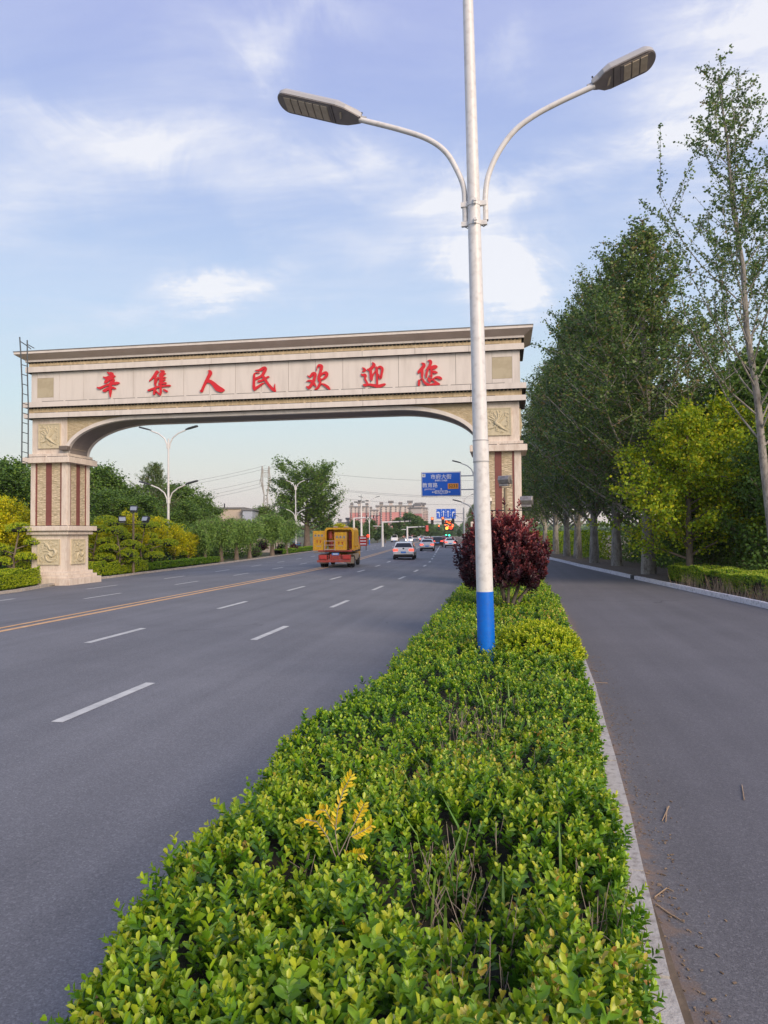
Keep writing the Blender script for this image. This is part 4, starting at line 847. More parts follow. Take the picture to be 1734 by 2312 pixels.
def tree_proto(name, args, bark, leafm):
    mb, lv = crown_tree(**args); return (mb.mesh('trunk', bark, fix=False), leaf_mesh('crown', *lv, leafm))
def plant_tree(name, proto, loc, scale=1, rz=0, label='', cat='tree', group=None, s3=None):
    r_ = empty(name, loc, rz); tag(r_, label, cat, group); s = s3 or (scale,)*3
    inst('trunk', proto[0], r_, scale=s); o = inst('crown', proto[1], r_, scale=s); o['kind'] = 'stuff'; return r_
pop = lambda t: 4.4*(1-t)**.75*(0.55+.45*min(1, t*5))+.25
P_tall = tree_proto('tall', dict(seed=21, H=19.6, trunk_r=.165, first=.26, prof=lambda t: 6.6*(1-t)**.85*(.6+.4*min(1, t*4))+.7, n_limb=44, leaf_n=21000, leaf_L=.10, up=1.05, curl=.17, lr=.33, lean=(-.088, 0), cluster=.20, sub=7, kink=.06, tone=(.1, .9), wf=.85, gaps=.75), M_bark, L_poplar)
P_pop = [tree_proto('pop', dict(seed=s, H=16.8, trunk_r=.25, first=.12, prof=lambda t: 5.3*(1-t)**.60*(.8+.2*min(1, t*6))+.4, n_limb=90, leaf_n=56000, leaf_L=.125, up=.70, curl=.15, lr=.33, lean=(0, 0), cluster=.42, sub=8, kink=.04, tone=(.1, 1.0), wf=.9, gaps=.7), M_bark, L_poplar) for s in (31, 32, 33)]
P_big = tree_proto('acacia', dict(seed=44, H=8.2, trunk_r=.28, first=.24, prof=lambda t: 5.6*(1-t*.55)*(.8+.2*t), n_limb=34, leaf_n=24000, leaf_L=.17, up=.62, cluster=.75, sub=6, kink=.10, tone=(.1, .9), gaps=.9), M_barkb, L_tree)
P_round = [tree_proto('round', dict(seed=s, H=8, trunk_r=.2, first=.2, prof=lambda t: 3.5*(1-t**2*.75), n_limb=30, leaf_n=20000, leaf_L=.18, up=.6, cluster=.75, sub=5, tone=(.05, .8), gaps=.4), M_barkb, L_tree) for s in (51, 52)]
P_far = [tree_proto('far', dict(seed=s, H=8, trunk_r=.2, first=.16, prof=lambda t: 3.6*(1-t**2*.7), n_limb=24, leaf_n=9000, leaf_L=.36, up=.6, cluster=.8, sub=4, tone=(.1, .9), gaps=.4), M_barkb, L_far) for s in (61, 62)]
P_gold = [tree_proto('golden', dict(seed=s, H=4.2, trunk_r=.09, first=.2, prof=lambda t: 1.9*(1-t**2*.7), n_limb=24, leaf_n=9000, leaf_L=.13, up=.6, cluster=.42, sub=4, tone=(.3, 1.0)), M_barkb, L_gold) for s in (71, 72)]
P_loc = tree_proto('locust', dict(seed=81, H=6.6, trunk_r=.15, first=.12, prof=lambda t: 3.0*(1-t**1.6*.7), n_limb=38, leaf_n=26000, leaf_L=.13, up=.5, droop=.22, cluster=.5, sub=5, tone=(.15, 1.0), gaps=.7), M_barkb, L_locust)
P_dark = tree_proto('dark', dict(seed=83, H=5.5, trunk_r=.14, first=.08, prof=lambda t: 3.2*(1-t**2*.7), n_limb=40, leaf_n=26000, leaf_L=.13, up=.5, cluster=.55, sub=5, tone=(.0, .6)), M_barkb, L_tree)
P_wil = [tree_proto('willow', dict(seed=s, H=2.5, trunk_r=.17, first=.62, prof=lambda t: 1.3*(1-t*.2), n_limb=40, leaf_n=15000, leaf_L=.16, up=1.5, droop=.7, cluster=.36, sub=5, tone=(.3, 1.0), wf=.34), M_barkb, L_willow) for s in (91, 92)]

ORD = ['first', 'second', 'third', 'fourth', 'fifth', 'sixth', 'seventh', 'eighth', 'ninth', 'tenth', 'eleventh', 'twelfth', 'thirteenth', 'fourteenth', 'fifteenth', 'sixteenth', 'seventeenth', 'eighteenth', 'nineteenth', 'twentieth']
G_POP = 'poplars lining the service road'
plant_tree('poplar_tree', P_tall, (9.75, 29.0, 0), 1, 0, 'tall thin crowned poplar with pale leaning trunk at the right edge of the picture', group=G_POP)
row = [(7.1, 39.8, 1.06), (6.8, 49.2, 1.16), (5.9, 54.0, 1.15), (5.5, 62.5, 1.2), (4.5+.6, 69, 1.15), (4.6, 77, 1.15), (4.0, 87, 1.1)]
lab = ['broad dense poplar with thick whitish trunk directly behind the start of the low right hedge', 'poplar with a short visible trunk just left of the black drain inlet', 'poplar third along the service road from the black drain inlet',
       'poplar with brightly whitened trunk halfway down the service road', 'poplar sixth from the near end of the service road row', 'slimmer distant poplar seventh from the near end of the service road row', 'eighth poplar from the near end, where the service road passes the gate']
for k, (x, y, s) in enumerate(row): plant_tree('poplar_tree', P_pop[k % 3], (x, y, 0), s, k*1.3, lab[k], group=G_POP, s3=(s*(1.0 if k else 1.22), s*1.0, s))
yy = 98; k = 8
while yy < 330 and k < 20:
    x = SK(yy)+1.6; plant_tree('poplar_tree', P_pop[k % 3], (x, yy, 0), .8, k*.9, ORD[k]+' poplar from the near end of the row right of the avenue, behind the signs', group=G_POP, s3=(.75, .75, .78)); yy += 11+1.6*(k-7); k += 1
# second line of darker trees behind the poplars
for k, (x, y, s) in enumerate([(12.5, 40, 1.35), (11.5, 50, 1.3), (15.5, 46, 1.5), (11, 62, 1.3), (14, 36, 1.15), (17, 38, 1.3)]):
    plant_tree('background_tree', P_round[k % 2], (x, y, 0), s, k*1.1, ['dark broadleaf tree behind the thick whitish poplar trunk', 'dark tree behind the second and third poplar trunks', 'tall dark tree far back behind the yellow green tree', 'dark tree deep behind the middle of the poplar row', 'dark tree between the yellow green tree and the right edge', 'dark tree at the right edge behind the leaning poplar'][k], group='dark trees behind the poplar row')
plant_tree('yellow_green_tree', P_loc, (7.75, 33.8, 0), 1.0, .6, 'drooping yellow green tree over the low hedge right of the thick poplar trunk', s3=(1.1, 1.1, 1.08))
plant_tree('yellow_green_tree', P_loc, (10.6, 36.2, 0), 1.1, 2.4, 'second yellow green tree standing behind the dark tree near the leaning poplar', s3=(1.2, 1.1, 1.15))
plant_tree('dark_tree', P_dark, (10.9, 31.4, 0), 1.0, 0, 'dense dark green tree between the yellow green tree and the leaning poplar', s3=(1.0, 1.0, 1.08))
plant_tree('dark_tree', P_dark, (9.3, 36.5, 0), .8, 2, 'small dark green tree behind the low hedge under the yellow green tree')
def backdrop_mass(name, xs, ys, n, h, L, mat, label, kind='stuff'):
    P = np.stack([rng.uniform(*xs, n), rng.uniform(*ys, n), rng.random(n)**1.1*h], 1); P[:, 0] -= np.array([bend(v) for v in P[:, 1]])
    o = inst(name, leaf_mesh(name, P, rand_dirs(n), rand_dirs(n, .8), L*rng.uniform(.6, 1.2, n), L*.7, rng.random(n)*.7, mat)); tag(o, label, 'undergrowth', kind=kind); return o
backdrop_mass('undergrowth', (9.2, 13.5), (30, 62), 30000, 2.6, .16, L_tree, 'dark undergrowth beneath the poplars and behind the low right hedge')
backdrop_mass('undergrowth', (7.6, 9.5), (60, 130), 16000, 2.4, .22, L_locust, 'lighter green shrubs between the far poplar trunks')
# low hedge behind the right kerb, worn and dry on the road side
def box_hedge(name, line, y0, y1, w, h, n, L0, mat, label, side, tone=(.25, .75), dry=0, z0=.08, top_noise=.05):
    ym = (y0+y1)/2; x0 = float(line(ym)); r_ = empty(name, (x0, ym, 0)); tag(r_, label, 'hedge')
    y = rng.uniform(y0, y1, n); u = rng.uniform(0, w, n); top = rng.random(n) < w/(w+h*1.3); z = np.where(top, h, rng.uniform(.08, h, n)); u = np.where(top, u, 0.03); z = z+top_noise*smooth_noise(y, u, .5, int(y0*7) % 97)*(z/h); u = u+.05*smooth_noise(y, z, .7, 9)
    lx = np.array([float(line(v)) for v in y]); P = np.stack([lx+side*u-x0, y-ym, z+z0], 1); U = np.stack([np.where(top, 0, -side*.9)+rng.normal(0, .3, n), rng.normal(0, .35, n), np.ones(n)], 1)
    if dry: keep = ~((~top) & (smooth_noise(y, z*0, .25, 13) > .25) & (z < h*.75) & (rng.random(n) < .9)); P, U = P[keep], U[keep]
    a = shoots(P, U, 3, L0, tone0=tone[0], tone1=tone[1]); o = inst('foliage', leaf_mesh('hedge_leaves', a[0], a[1], a[2], a[3], a[3]*.6, a[4], mat), r_); o['kind'] = 'stuff'
    mb = MB(); vs = []; yy_ = np.linspace(y0, y1, 24)
    for v in yy_:
        lx_ = float(line(v)); a_, b_ = lx_+side*.16-x0, lx_+side*(w-.1)-x0; vs += [(a_, v-ym, z0), (a_, v-ym, h-.08+z0), (b_, v-ym, h-.08+z0), (b_, v-ym, z0)]
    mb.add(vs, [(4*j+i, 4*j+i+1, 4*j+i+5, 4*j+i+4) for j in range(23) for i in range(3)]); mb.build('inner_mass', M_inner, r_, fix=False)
    return r_
rh = box_hedge('low_hedge', lambda y: SK(y)+.75, 15, 34.3, 1.5, .72, 9500, .07, L_hedge, 'low clipped hedge with dry brown patches behind the pale right kerb', 1, dry=1, tone=(.3, .85), top_noise=.13)
def dry_clumps(name, spots, label, h=.4, mat=None, n=38, rr=.22):
    mb = MB(); c0 = spots[0]
    for (cx, cy) in spots:
        for i in range(n):
            x, y = random.gauss(cx, rr), random.gauss(cy, rr*1.6); hh = h*random.uniform(.5, 1.2); a = random.uniform(0, 6.28); dx, dy = math.cos(a)*hh*.4, math.sin(a)*hh*.4; w = .009; px, py = -math.sin(a)*w, math.cos(a)*w
            mb.add([(x-px-c0[0], y-py-c0[1], .08), (x+px-c0[0], y+py-c0[1], .08), (x+dx-c0[0], y+dy-c0[1], .08+hh)], [(0, 1, 2)])
    o = mb.build(name, mat or M_dry, loc=(c0[0], c0[1], 0), fix=False); tag(o, label, 'grass', kind='stuff'); return o
dry_clumps('dry_grass', [(SK(y)+.62+random.uniform(-.1, .15), y) for y in (18, 20.2, 21.3, 22.4, 23.2, 24.0, 24.8, 25.6, 26.9, 27.7, 28.5, 30.4, 31.2)], 'dry brown grass in front of the low right hedge', .55, n=60, rr=.2)

# ------------------------------------------------------------------ left verge planting
def pad_tree(proto_seed, pads, stems, gold=0):
    r_ = []
    for (x, y, z, rx, rz_) in pads: r_.append((x, y, z, rx, rz_))
    return r_
def topiary(seed, H, label, loc, gold=.0, group='cloud pruned privet trees on the left verge'):
    r = random.Random(seed); t = empty('topiary_tree', loc, r.uniform(0, 6)); tag(t, label, 'shrub', group); n = r.randint(5, 7); mat = L_gold if gold > .5 else L_bright; P = []; R_ = []
    top = Vector((r.uniform(-.2, .2), r.uniform(-.2, .2), H)); mb = MB(); mid = Vector((r.uniform(-.25, .25), r.uniform(-.25, .25), H*.45)); mb.tube([(0, 0, 0), mid, top], [.07, .05, .03], 7)
    pads = [(top, .62)]
    for k in range(n): a = k*2.4+r.random(); d_ = r.uniform(.5, .95); z = H*(.32+.52*k/n); e = Vector((math.cos(a)*d_, math.sin(a)*d_, z)); b = mid.lerp(top, max(0, (z/H-.5))); b.z = z-.3; mb.tube([b, e], [.035, .02], 5); pads.append((e, r.uniform(.42, .62)))
    mb.build('trunk', M_barkb, t, fix=False); arrs = []
    for (c, q) in pads:
        nn = 330; d = rand_dirs(nn, .35); d = d[d[:, 2] > -.35]; Pp = d*np.array([q, q, q*.5])+np.array(c); arrs.append(shoots(Pp, d+np.array([0, 0, .6]), 3, .075, tone0=.30+.2*gold, tone1=.95))
    a = [np.concatenate([b[i] for b in arrs]) for i in range(5)]; o = inst('foliage', leaf_mesh('topiary_leaves', a[0], a[1], a[2], a[3], a[3]*.6, a[4], mat), t); o['kind'] = 'stuff'
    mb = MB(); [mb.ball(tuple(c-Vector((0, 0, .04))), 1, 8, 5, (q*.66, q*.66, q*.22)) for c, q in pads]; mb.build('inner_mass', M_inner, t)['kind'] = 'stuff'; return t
tp = [(212, 1298, 2.6, 0), (262, 1290, 3.0, 0), (300, 1298, 2.5, 0), (345, 1283, 2.9, 0), (392, 1276, 2.6, 0), (425, 1272, 2.3, 0), (448, 1268, 2.0, 0), (325, 1288, 2.9, 0), (370, 1276, 3.1, 0), (240, 1288, 3.2, 0), (410, 1270, 2.9, 0), (438, 1266, 2.6, 0)]
tl = ['cloud pruned privet just right of the left gate pillar', 'second cloud pruned privet right of the left pillar, beneath the floodlights', 'low wide cloud pruned privet at the kerb below the floodlight pole', 'cloud pruned privet left of the white lamp pole', 'cloud pruned privet right beside the blue foot of the left lamp', 'narrow cloud pruned privet between the left lamp and the willows', 'small cloud pruned privet next to the first willow trunk', 'cloud pruned privet between the floodlight pole and the white lamp', 'tall cloud pruned privet directly in front of the white lamp pole', 'tall cloud pruned privet between the left pillar and the floodlights', 'bushy cloud pruned privet just right of the white lamp foot', 'bushy cloud pruned privet left of the first willow']
protoT = []
for k, (x, y, h, g_) in enumerate(tp):
    p = gp(x, y, .05); p.x = min(p.x, LK(p.y)-.9)
    if k < 3: protoT.append(topiary(100+k, h, tl[k], tuple(p), 0))
    else:
        c = copy_tree(protoT[k % 3]); c.location = p; c.rotation_euler.z = k*1.7; s = h/[2.6, 3.0, 2.5][k % 3]; c.scale = (s, s, s); c['label'] = tl[k]
for k, (x, y, d_, s) in enumerate([(235, 1225, 47, .72), (292, 1215, 48, .82), (345, 1222, 52, .8), (395, 1220, 54, .66), (425, 1222, 56, .55), (205, 1230, 44, .62)]):
    p = at_depth(x, y, d_); p.z = 0; plant_tree('golden_tree', P_gold[k % 2], p, s, k*1.9, ['golden leaved tree behind the first cloud pruned privet', 'tallest golden leaved tree directly behind the left floodlights', 'golden leaved tree left of the white lamp pole', 'small golden tree right of the white lamp pole', 'smallest golden bush before the first willow', 'golden leaved tree touching the right side of the left pillar'][k], group='golden leaved trees on the left verge')
for k, (x, y, d_, s) in enumerate([(22, 1260, 38, .95), (58, 1250, 41, .85), (-30, 1260, 36, .95)]):
    p = at_depth(x, y, d_); p.z = 0; plant_tree('golden_tree', P_gold[k % 2], p, s, k*2.2, ['golden leaved tree at the left edge of the picture', 'golden leaved tree just left of the gate pillar', 'golden leaved tree cut off by the left picture edge'][k], group='golden leaved trees on the left verge')
c = copy_tree(protoT[0]); c.location = gp(32, 1320, .05); c['label'] = 'cloud pruned privet at the left edge, left of the gate pillar'; c.location.x = min(c.location.x, LK(c.location.y)-.8)
box_hedge('low_shrub_row', lambda y: LK(y)-.55, 24.0, 30.3, 1.1, .75, 3400, .065, L_bright, 'bright green low shrubs in front of the left gate pillar', -1, tone=(.15, .8), top_noise=.22)
box_hedge('low_shrub_row', lambda y: LK(y)-.6, 34.0, 42.0, 1.2, .7, 4200, .07, L_bright, 'uneven low green shrubs at the kerb right of the left pillar', -1, tone=(.1, .75), top_noise=.26)
box_hedge('low_shrub_row', lambda y: LK(y)-.8, 42.5, 56.0, 1.0, .45, 3800, .08, L_hedge, 'low dark hedge running from the lamp foot to the first willow', -1, tone=(.15, .5))
box_hedge('low_shrub_row', lambda y: LK(y)-.7, 78.0, 108.0, 1.2, .5, 3600, .14, L_hedge, 'low hedge at the kerb beyond the willows', -1, tone=(.2, .6))
G_W = 'pollarded willows along the left kerb'
wl = ['nearest pollarded willow with thick leaning trunk and a small red mark', 'second pollarded willow from the left', 'third pollarded willow from the left', 'slim fourth pollarded willow from the left', 'fifth willow, just left of the dark signpost', 'sixth willow, touching the second lamp pole']
for k, (x, y, hpx) in enumerate([(463, 1273, 120), (499, 1268, 118), (534, 1264, 112), (563.5, 1261, 105), (614.5, 1255, 115), (646, 1251, 92)]):
    p = gp(x, y, .05); s = hpx/1640*(p-CAM).dot(FW)/3.75; plant_tree('willow_tree', P_wil[k % 2], p, s, k*1.4, wl[k], group=G_W, s3=(s*(1.0 if k else .8), s*(1.0 if k else .8), s))
# trees beyond
p = gp(693, 1240, 0); s = (1240-1064)/1640*(p-CAM).dot(FW)/9.0; plant_tree('acacia_tree', P_big, p, s, 1.0, 'large spreading dark green tree behind the second left street lamp', s3=(s*1.45, s*1.3, s))
G_B = 'broadleaf trees behind the left verge'
bl = [(225, 72, 1062, 1.0, 0, 'tree with airy top just right of the left gate pillar'), (350, 80, 1058, 1.0, 1, 'tall dark tree behind the first left lamp pole'), (400, 84, 1100, 1.2, 0, 'wide dark tree right of the first left lamp pole'), (290, 78, 1110, 1.0, 1, 'green tree behind the left floodlight pole'), (455, 80, 1130, .9, 0, 'rounded paler tree above the first willow'),
      (18, 50, 1052, 1.0, 1, 'green tree at the left picture edge above the golden tree'), (62, 56, 1090, .9, 0, 'green tree touching the left side of the gate pillar'), (-40, 50, 1060, 1, 0, 'green tree mostly cut off by the left picture edge'), (430, 95, 1135, .9, 1, 'low tree right of the wide dark tree'), (595, 110, 1150, .8, 0, 'small green tree below the power pylon'), (640, 98, 1150, .8, 1, 'green tree behind the fifth willow'),
      (320, 66, 1125, 1.2, 0, 'broad tree between the floodlights and the first left lamp'), (250, 64, 1118, 1.1, 1, 'broad tree above the golden trees beside the pillar'), (425, 70, 1140, 1.0, 0, 'round tree right of the first left lamp, above the privet')]
for k, (x, d_, ty, ws, v, lb) in enumerate(bl):
    p = at_depth(x, 1200, d_); H_ = 2.3+(1208-ty)/1640*d_; p.z = 0; s = H_/8.1; ws *= 1.25; plant_tree('broadleaf_tree', P_round[v] if k != 1 else P_pop[0], p, s, k*1.2, lb, group=G_B, s3=(s*ws, s*ws, s) if k != 1 else (H_/16.2*1.2, H_/16.2*1.2, H_/16.2))
backdrop_mass('undergrowth', (-30, -24), (45, 75), 22000, 3.2, .2, L_tree, 'dark green undergrowth behind the privet and golden trees')
backdrop_mass('undergrowth', (-36, -27), (30, 46), 16000, 3.4, .2, L_tree, 'green undergrowth left of and behind the left gate pillar')
# the far avenue: a wall of trees on the left of the road
G_F = 'far street trees on the left side of the avenue'
fl = [(770, 130, 1176, 1.1, 'gold'), (735, 135, 1165, 1.1, 0), (800, 150, 1172, 1.2, 1), (835, 165, 1170, 1.0, 0), (870, 175, 1178, 1.0, 1), (900, 190, 1168, 1.1, 0), (924, 200, 1156, 1.2, 1), (942, 225, 1166, 1.1, 0), (958, 255, 1175, 1.1, 1), (972, 290, 1182, 1.1, 0), (984, 330, 1189, 1.1, 1), (994, 380, 1194, 1.1, 0), (1003, 440, 1198, 1.2, 1), (852, 182, 1195, 1.1, 1), (885, 200, 1192, 1, 0), (780, 165, 1185, 1, 1)]
fn = ['yellow green tree just behind the yellow truck', 'green tree between the large dark tree and the yellow tree', 'green shrubby tree behind the tall white mast', 'small green tree behind the third left street lamp', 'green tree left of the traffic signal gantry', 'green tree under the signal gantry arm', 'tallest rounded tree of the far left avenue row, below the apartments', 'tree second after the tallest in the far left row', 'tree third after the tallest in the far left row',
      'tree fourth after the tallest in the far left row', 'tree fifth after the tallest in the far left row', 'tree sixth after the tallest in the far left row', 'last tree of the far left row, above the queue of cars', 'low tree behind the motorcyclist', 'low tree behind the white oncoming van', 'low green tree behind the truck roof']
for k, (x, d_, ty, ws, v) in enumerate(fl):
    p = at_depth(x, 1204, d_); H_ = 2.3+(1204-ty)/1640*d_; p.z = 0; pr = P_gold[0] if v == 'gold' else P_far[v]; s = H_/(4.9 if v == 'gold' else 9.3); plant_tree('street_tree', pr, p, s, k*1.7, fn[k], group=G_F, s3=(s*1.25*ws, s*1.25*ws, s))
for k, (x, d_, ty) in enumerate([(1036, 300, 1196), (1022, 400, 1197)]): p = at_depth(x, 1204, d_); p.z = 0; s = (2.3+(1204-ty)/1640*d_)/9; plant_tree('street_tree', P_far[k], p, s, k, ['low far tree beneath the lane direction sign', 'last far tree right of the avenue vanishing point'][k], group=G_F)
o = strip('far_woods', lambda y: -400, lambda y: 300, [600, 604], L_far, lambda x, y: 0); bpy.data.objects.remove(o)
n = 26000; P = np.stack([rng.uniform(-420, 420, n), rng.uniform(520, 640, n), rng.random(n)**1.4*9], 1)
o = inst('far_woods', leaf_mesh('far_woods', P, rand_dirs(n), rand_dirs(n, .5), 2.6, 2.2, rng.random(n), L_far)); tag(o, 'low far belt of trees along the horizon', 'woods', kind='stuff')
# fallen leaves, sticks and scraps along the median kerb
mb = MB()
for i in range(700):
    y = random.uniform(2.4, 14)**1.0; x = MR(y)+abs(random.gauss(.03, .16))+.02; s = random.uniform(.004, .012); a = random.uniform(0, 6.28); mb.box((x, y, .005), (s, s*random.uniform(1, 2.6), .003), a)
o = mb.build('kerb_litter', material('dead leaf litter', (.30, .22, .14), .9, (.16, .11, .07), 9, space='World', low=.45, high=.55), fix=False); tag(o, 'dry leaf scraps and grit lying along the median kerb', 'litter', kind='stuff')
for i, (pp, lb) in enumerate([([(1478, 2025), (1505, 2005), (1520, 2012)], 'curved dry twig with a tuft beside the median kerb'), ([(1480, 2040), (1515, 2065), (1545, 2082)], 'long thin dry stalk lying across the asphalt by the kerb'), ([(1495, 1853), (1510, 1820)], 'short crossed stick on the service road, left one'), ([(1503, 1855), (1506, 1822)], 'short crossed stick on the service road, right one'), ([(1330, 1510), (1350, 1516)], 'pale dry leaf curled against the kerb'), ([(1345, 1541), (1372, 1542)], 'flat broken stick by the kerb near the bright shrub'), ([(1675, 1772), (1680, 1805)], 'pale stick lying alone on the service road')]):
    q = [gp(x, y, .008) for x, y in pp]; mb = MB(); mb.tube([v-q[0] for v in q], [.004, .005, .003][:len(q)], 5); o = mb.build('stick', M_dry, loc=tuple(q[0])); tag(o, lb, 'stick')
# ================================================================== FLOODLIGHT POSTS
M_rust = material('weathered post', (.30, .25, .16), .75, (.16, .11, .07), 5, 5, bump=.3, stretch=(1, 1, .4))
M_glass = material('flood glass', (.50, .55, .60), .15, spec=.8); M_bodyg = material('brushed flood body', (.36, .34, .32), .4, (.22, .20, .19), 6, metal=.5)
def floodpost(loc, H, bar, s, label, M_body, yaws, boxy=False):
    r_ = empty('floodlight_post', loc); tag(r_, label, 'floodlight', 'floodlight posts facing the gate'); mb = MB(); mb.tube([(0, 0, 0), (0, 0, H)], [.075*s, .06*s], 12); mb.build('post', M_rust, r_)
    mb = MB(); mb.tube([(-.62*s*1.3, 0, bar), (.62*s*1.3, 0, bar)], .022, 6); mb.build('crossbar', M_dark, r_)
    for k, (x, z) in enumerate(((0, H+.28), (-.55*s*1.3, bar+.32), (.55*s*1.3, bar+.32))):
        l = empty('floodlight', (x, 0, z), yaws[k], r_); w, h, d = .42*s, .30*s, .22*s; mb = MB()
        mb.box((0, d*.5, 0), (w, d, h), M=Matrix.Rotation(R(-24), 3, 'X')) if boxy else mb.prism([(-d*.5, -h*.5), (-d*.3, h*.52), (d*.6, h*.45), (d*.8, 0), (d*.5, -h*.42)], -w/2, w/2, 'x')
        mb.build('lamp_body', M_body, l, bevel=.012); mb = MB(); mb.box((0, d*.30, -h*.62), (w*.8, d*.7, h*.28)); mb.build('gear_box', M_body, l, bevel=.01)
        mb = MB(); mb.tube([(-w/2-.02, 0, 0), (-w/2-.02, 0, -.26), (w/2+.02, 0, -.26), (w/2+.02, 0, 0)], .012, 5); mb.build('bracket', M_dark, l)
        g_ = MB(); 
        if boxy: g_.box((0, -.012, .0), (w*.86, .01, h*.8), M=Matrix.Rotation(R(-24), 3, 'X'))
        else: g_.quad((-w*.44, -d*.52, -h*.42), (w*.44, -d*.52, -h*.42), (w*.44, -d*.33, h*.44), (-w*.44, -d*.33, h*.44))
        g_.build('glass', M_glass, l, fix=False)
    return r_
p = at_depth(1143, 1250, 24.5); zt = 2.3+(1200.5-1093)/1640*24.5; zb = 2.3+(1200.5-1150)/1640*24.5
floodpost((p.x, p.y, 0), zt-.1, zb, .98, 'weathered post with three floodlights in front of the right gate pillar', M_bodyg, (R(150), R(205), R(170)))
p = at_depth(301, 1290, 43); zt = 2.3+(1208.5-1152)/1640*43; zb = 2.3+(1208.5-1183)/1640*43
floodpost((p.x, p.y, 0), zt-.15, zb, 1.0, 'brown post with three black floodlights above the golden trees right of the left pillar', material('black flood body', (.05, .055, .07), .45), (R(15), R(35), R(-10)), True)

# ================================================================== FAR STREET LAMPS
def far_lamp_meshes(Ht=10.7, Hl=5.0, spread=2.05):
    out = {}
    mb = MB(); mb.tube([(0, 0, 1.1), (0, 0, Ht-1.2)], [.11, .06], 12); out['shaft'] = mb.mesh('shaft', M_pole)
    mb = MB(); mb.tube([(0, 0, 0), (0, 0, 1.1)], [.118, .113], 12); out['blue_foot'] = mb.mesh('blue_foot', M_blue)
    arms = []
    for (h, r_) in ((Ht-1.6, .055), (Hl, .05)):
        for s in (-1, 1):
            pts = [(s*.10, 0, h-.35), (s*.12, 0, h), (s*.30, 0, h+.42), (s*.75, 0, h+.78), (s*spread*.66, 0, h+1.02)]
            mb = MB(); mb.tube(pts, r_, 8); arms.append((mb.mesh('arm', M_pole), Vector(pts[-1]), Vector((s, 0, .26))))
    return out, arms
FL, FARM = far_lamp_meshes()
def far_lamp(loc, rz, label, sc=1, parts=(0, 1, 2, 3)):
    r_ = empty('street_lamp', loc, rz); tag(r_, label, 'street lamp', 'double armed street lamps')
    inst('shaft', FL['shaft'], r_); inst('blue_foot', FL['blue_foot'], r_)
    for k in parts:
        me, tip, D = FARM[k]; inst('arm', me, r_); luminaire(r_, tip, D, .98, .36, 3, detail=False, dark=True)
    r_.scale = (sc, sc, sc); return r_
p1 = gp(380, 1277, 0); far_lamp(p1, R(4), 'white street lamp with two pairs of arms seen through the left of the gate arch', 1.02)
p2 = gp(668, 1246, 0); far_lamp(p2, R(10), 'white street lamp with two pairs of arms in front of the large spreading tree', .93)
for (x, d_, lb, ty) in [(834, 150, 'street lamp in the distance right of the yellow truck', 1131), (1049, 118, 'white street lamp right of the lane direction sign', 1128), (1079, 62, 'street lamp mostly hidden behind the near white pole', 1065)]:
    q = at_depth(x if x != 1079 else 1072, 1204, d_); q.z = 0; far_lamp(q, R(8), lb, (2.3+(1203-ty)/1640*d_)/9.2)
# tall mast with camera cluster
q = at_depth(816, 1204, 140); q.z = 0; H_ = 2.3+(1204-1131)/1640*140; ms = empty('camera_mast', q); tag(ms, 'tall white mast with a cluster of lamps on top behind the yellow truck', 'mast')
mb = MB(); mb.tube([(0, 0, 0), (0, 0, H_)], [.24, .13], 10); mb.build('pole', M_pole, ms); mb = MB(); mb.tube([(0, 0, H_), (0, 0, H_+1.4)], .03, 5); mb.build('lightning_rod', M_dark, ms)
for k in range(4): mb = MB(); mb.box((0, 0, 0), (.6, .3, .22)); mb.build('lamp', M_dark, ms, (-1.1+.75*k, 0, H_-.1+.2*(k % 2)), rz=.3)

# ================================================================== SIGNS
M_sign = material('sign blue', (.0, .115, .62), .45); M_signw = material('sign white', (.80, .82, .85), .5); M_signback = material('galvanised', (.35, .36, .38), .5, metal=.4); M_orange = material('sign orange', (.80, .32, .03), .5); M_blk = material('sign black', (.02, .02, .02), .5)
def text(s, size, x, z, mat, parent, name='lettering', y=-.035, off=.0, align='CENTER', sx=1):
    cu = bpy.data.curves.new(name, 'FONT'); cu.body = s; cu.size = size; cu.align_x = align; cu.align_y = 'CENTER'; cu.offset = off; cu.resolution_u = 3
    t = bpy.data.objects.new(name, cu); COL.objects.link(t); dg = bpy.context.evaluated_depsgraph_get(); me = bpy.data.meshes.new_from_object(t.evaluated_get(dg)); bpy.data.objects.remove(t)
    me.materials.clear(); me.materials.append(mat); return inst(name, me, parent, (x, y, z), (R(90), 0, 0), (sx, 1, 1))
D = 80.0; q = at_depth(996, 1093, D); W_, H_ = 88/1640*D, 54/1640*D; sg = empty('direction_sign', (q.x, q.y, 0), R(2)); tag(sg, 'blue road direction sign with white lettering and an orange route number on an arm', 'road sign'); zc = q.z
MB().box((0, 0, 0), (W_, .06, H_)).build('panel_edge', M_signw, sg, (0, 0, zc), bevel=.03); MB().box((0, 0, 0), (W_-.12, .02, H_-.12)).build('panel', M_sign, sg, (0, -.035, zc)); MB().box((0, 0, 0), (W_+.08, .05, H_+.08)).build('panel_back', M_signback, sg, (0, .03, zc))
def SX(px): return (px-996)/1640*D
def SZ(py): return zc+(1093-py)/1640*D
yF = -.055
text('市府大街', .58, SX(996), SZ(1077), M_signw, sg, y=yF, off=.004); text('SHIFU DAJIE', .26, SX(996), SZ(1085), M_signw, sg, y=yF, off=.004)
text('教育路', .56, SX(971), SZ(1096), M_signw, sg, y=yF, off=.004); text('JIAOYU LU', .24, SX(970.5), SZ(1104.5), M_signw, sg, y=yF, off=.004)
text('世纪大街', .36, SX(996), SZ(1111), M_signw, sg, y=yF-.004, off=.003)
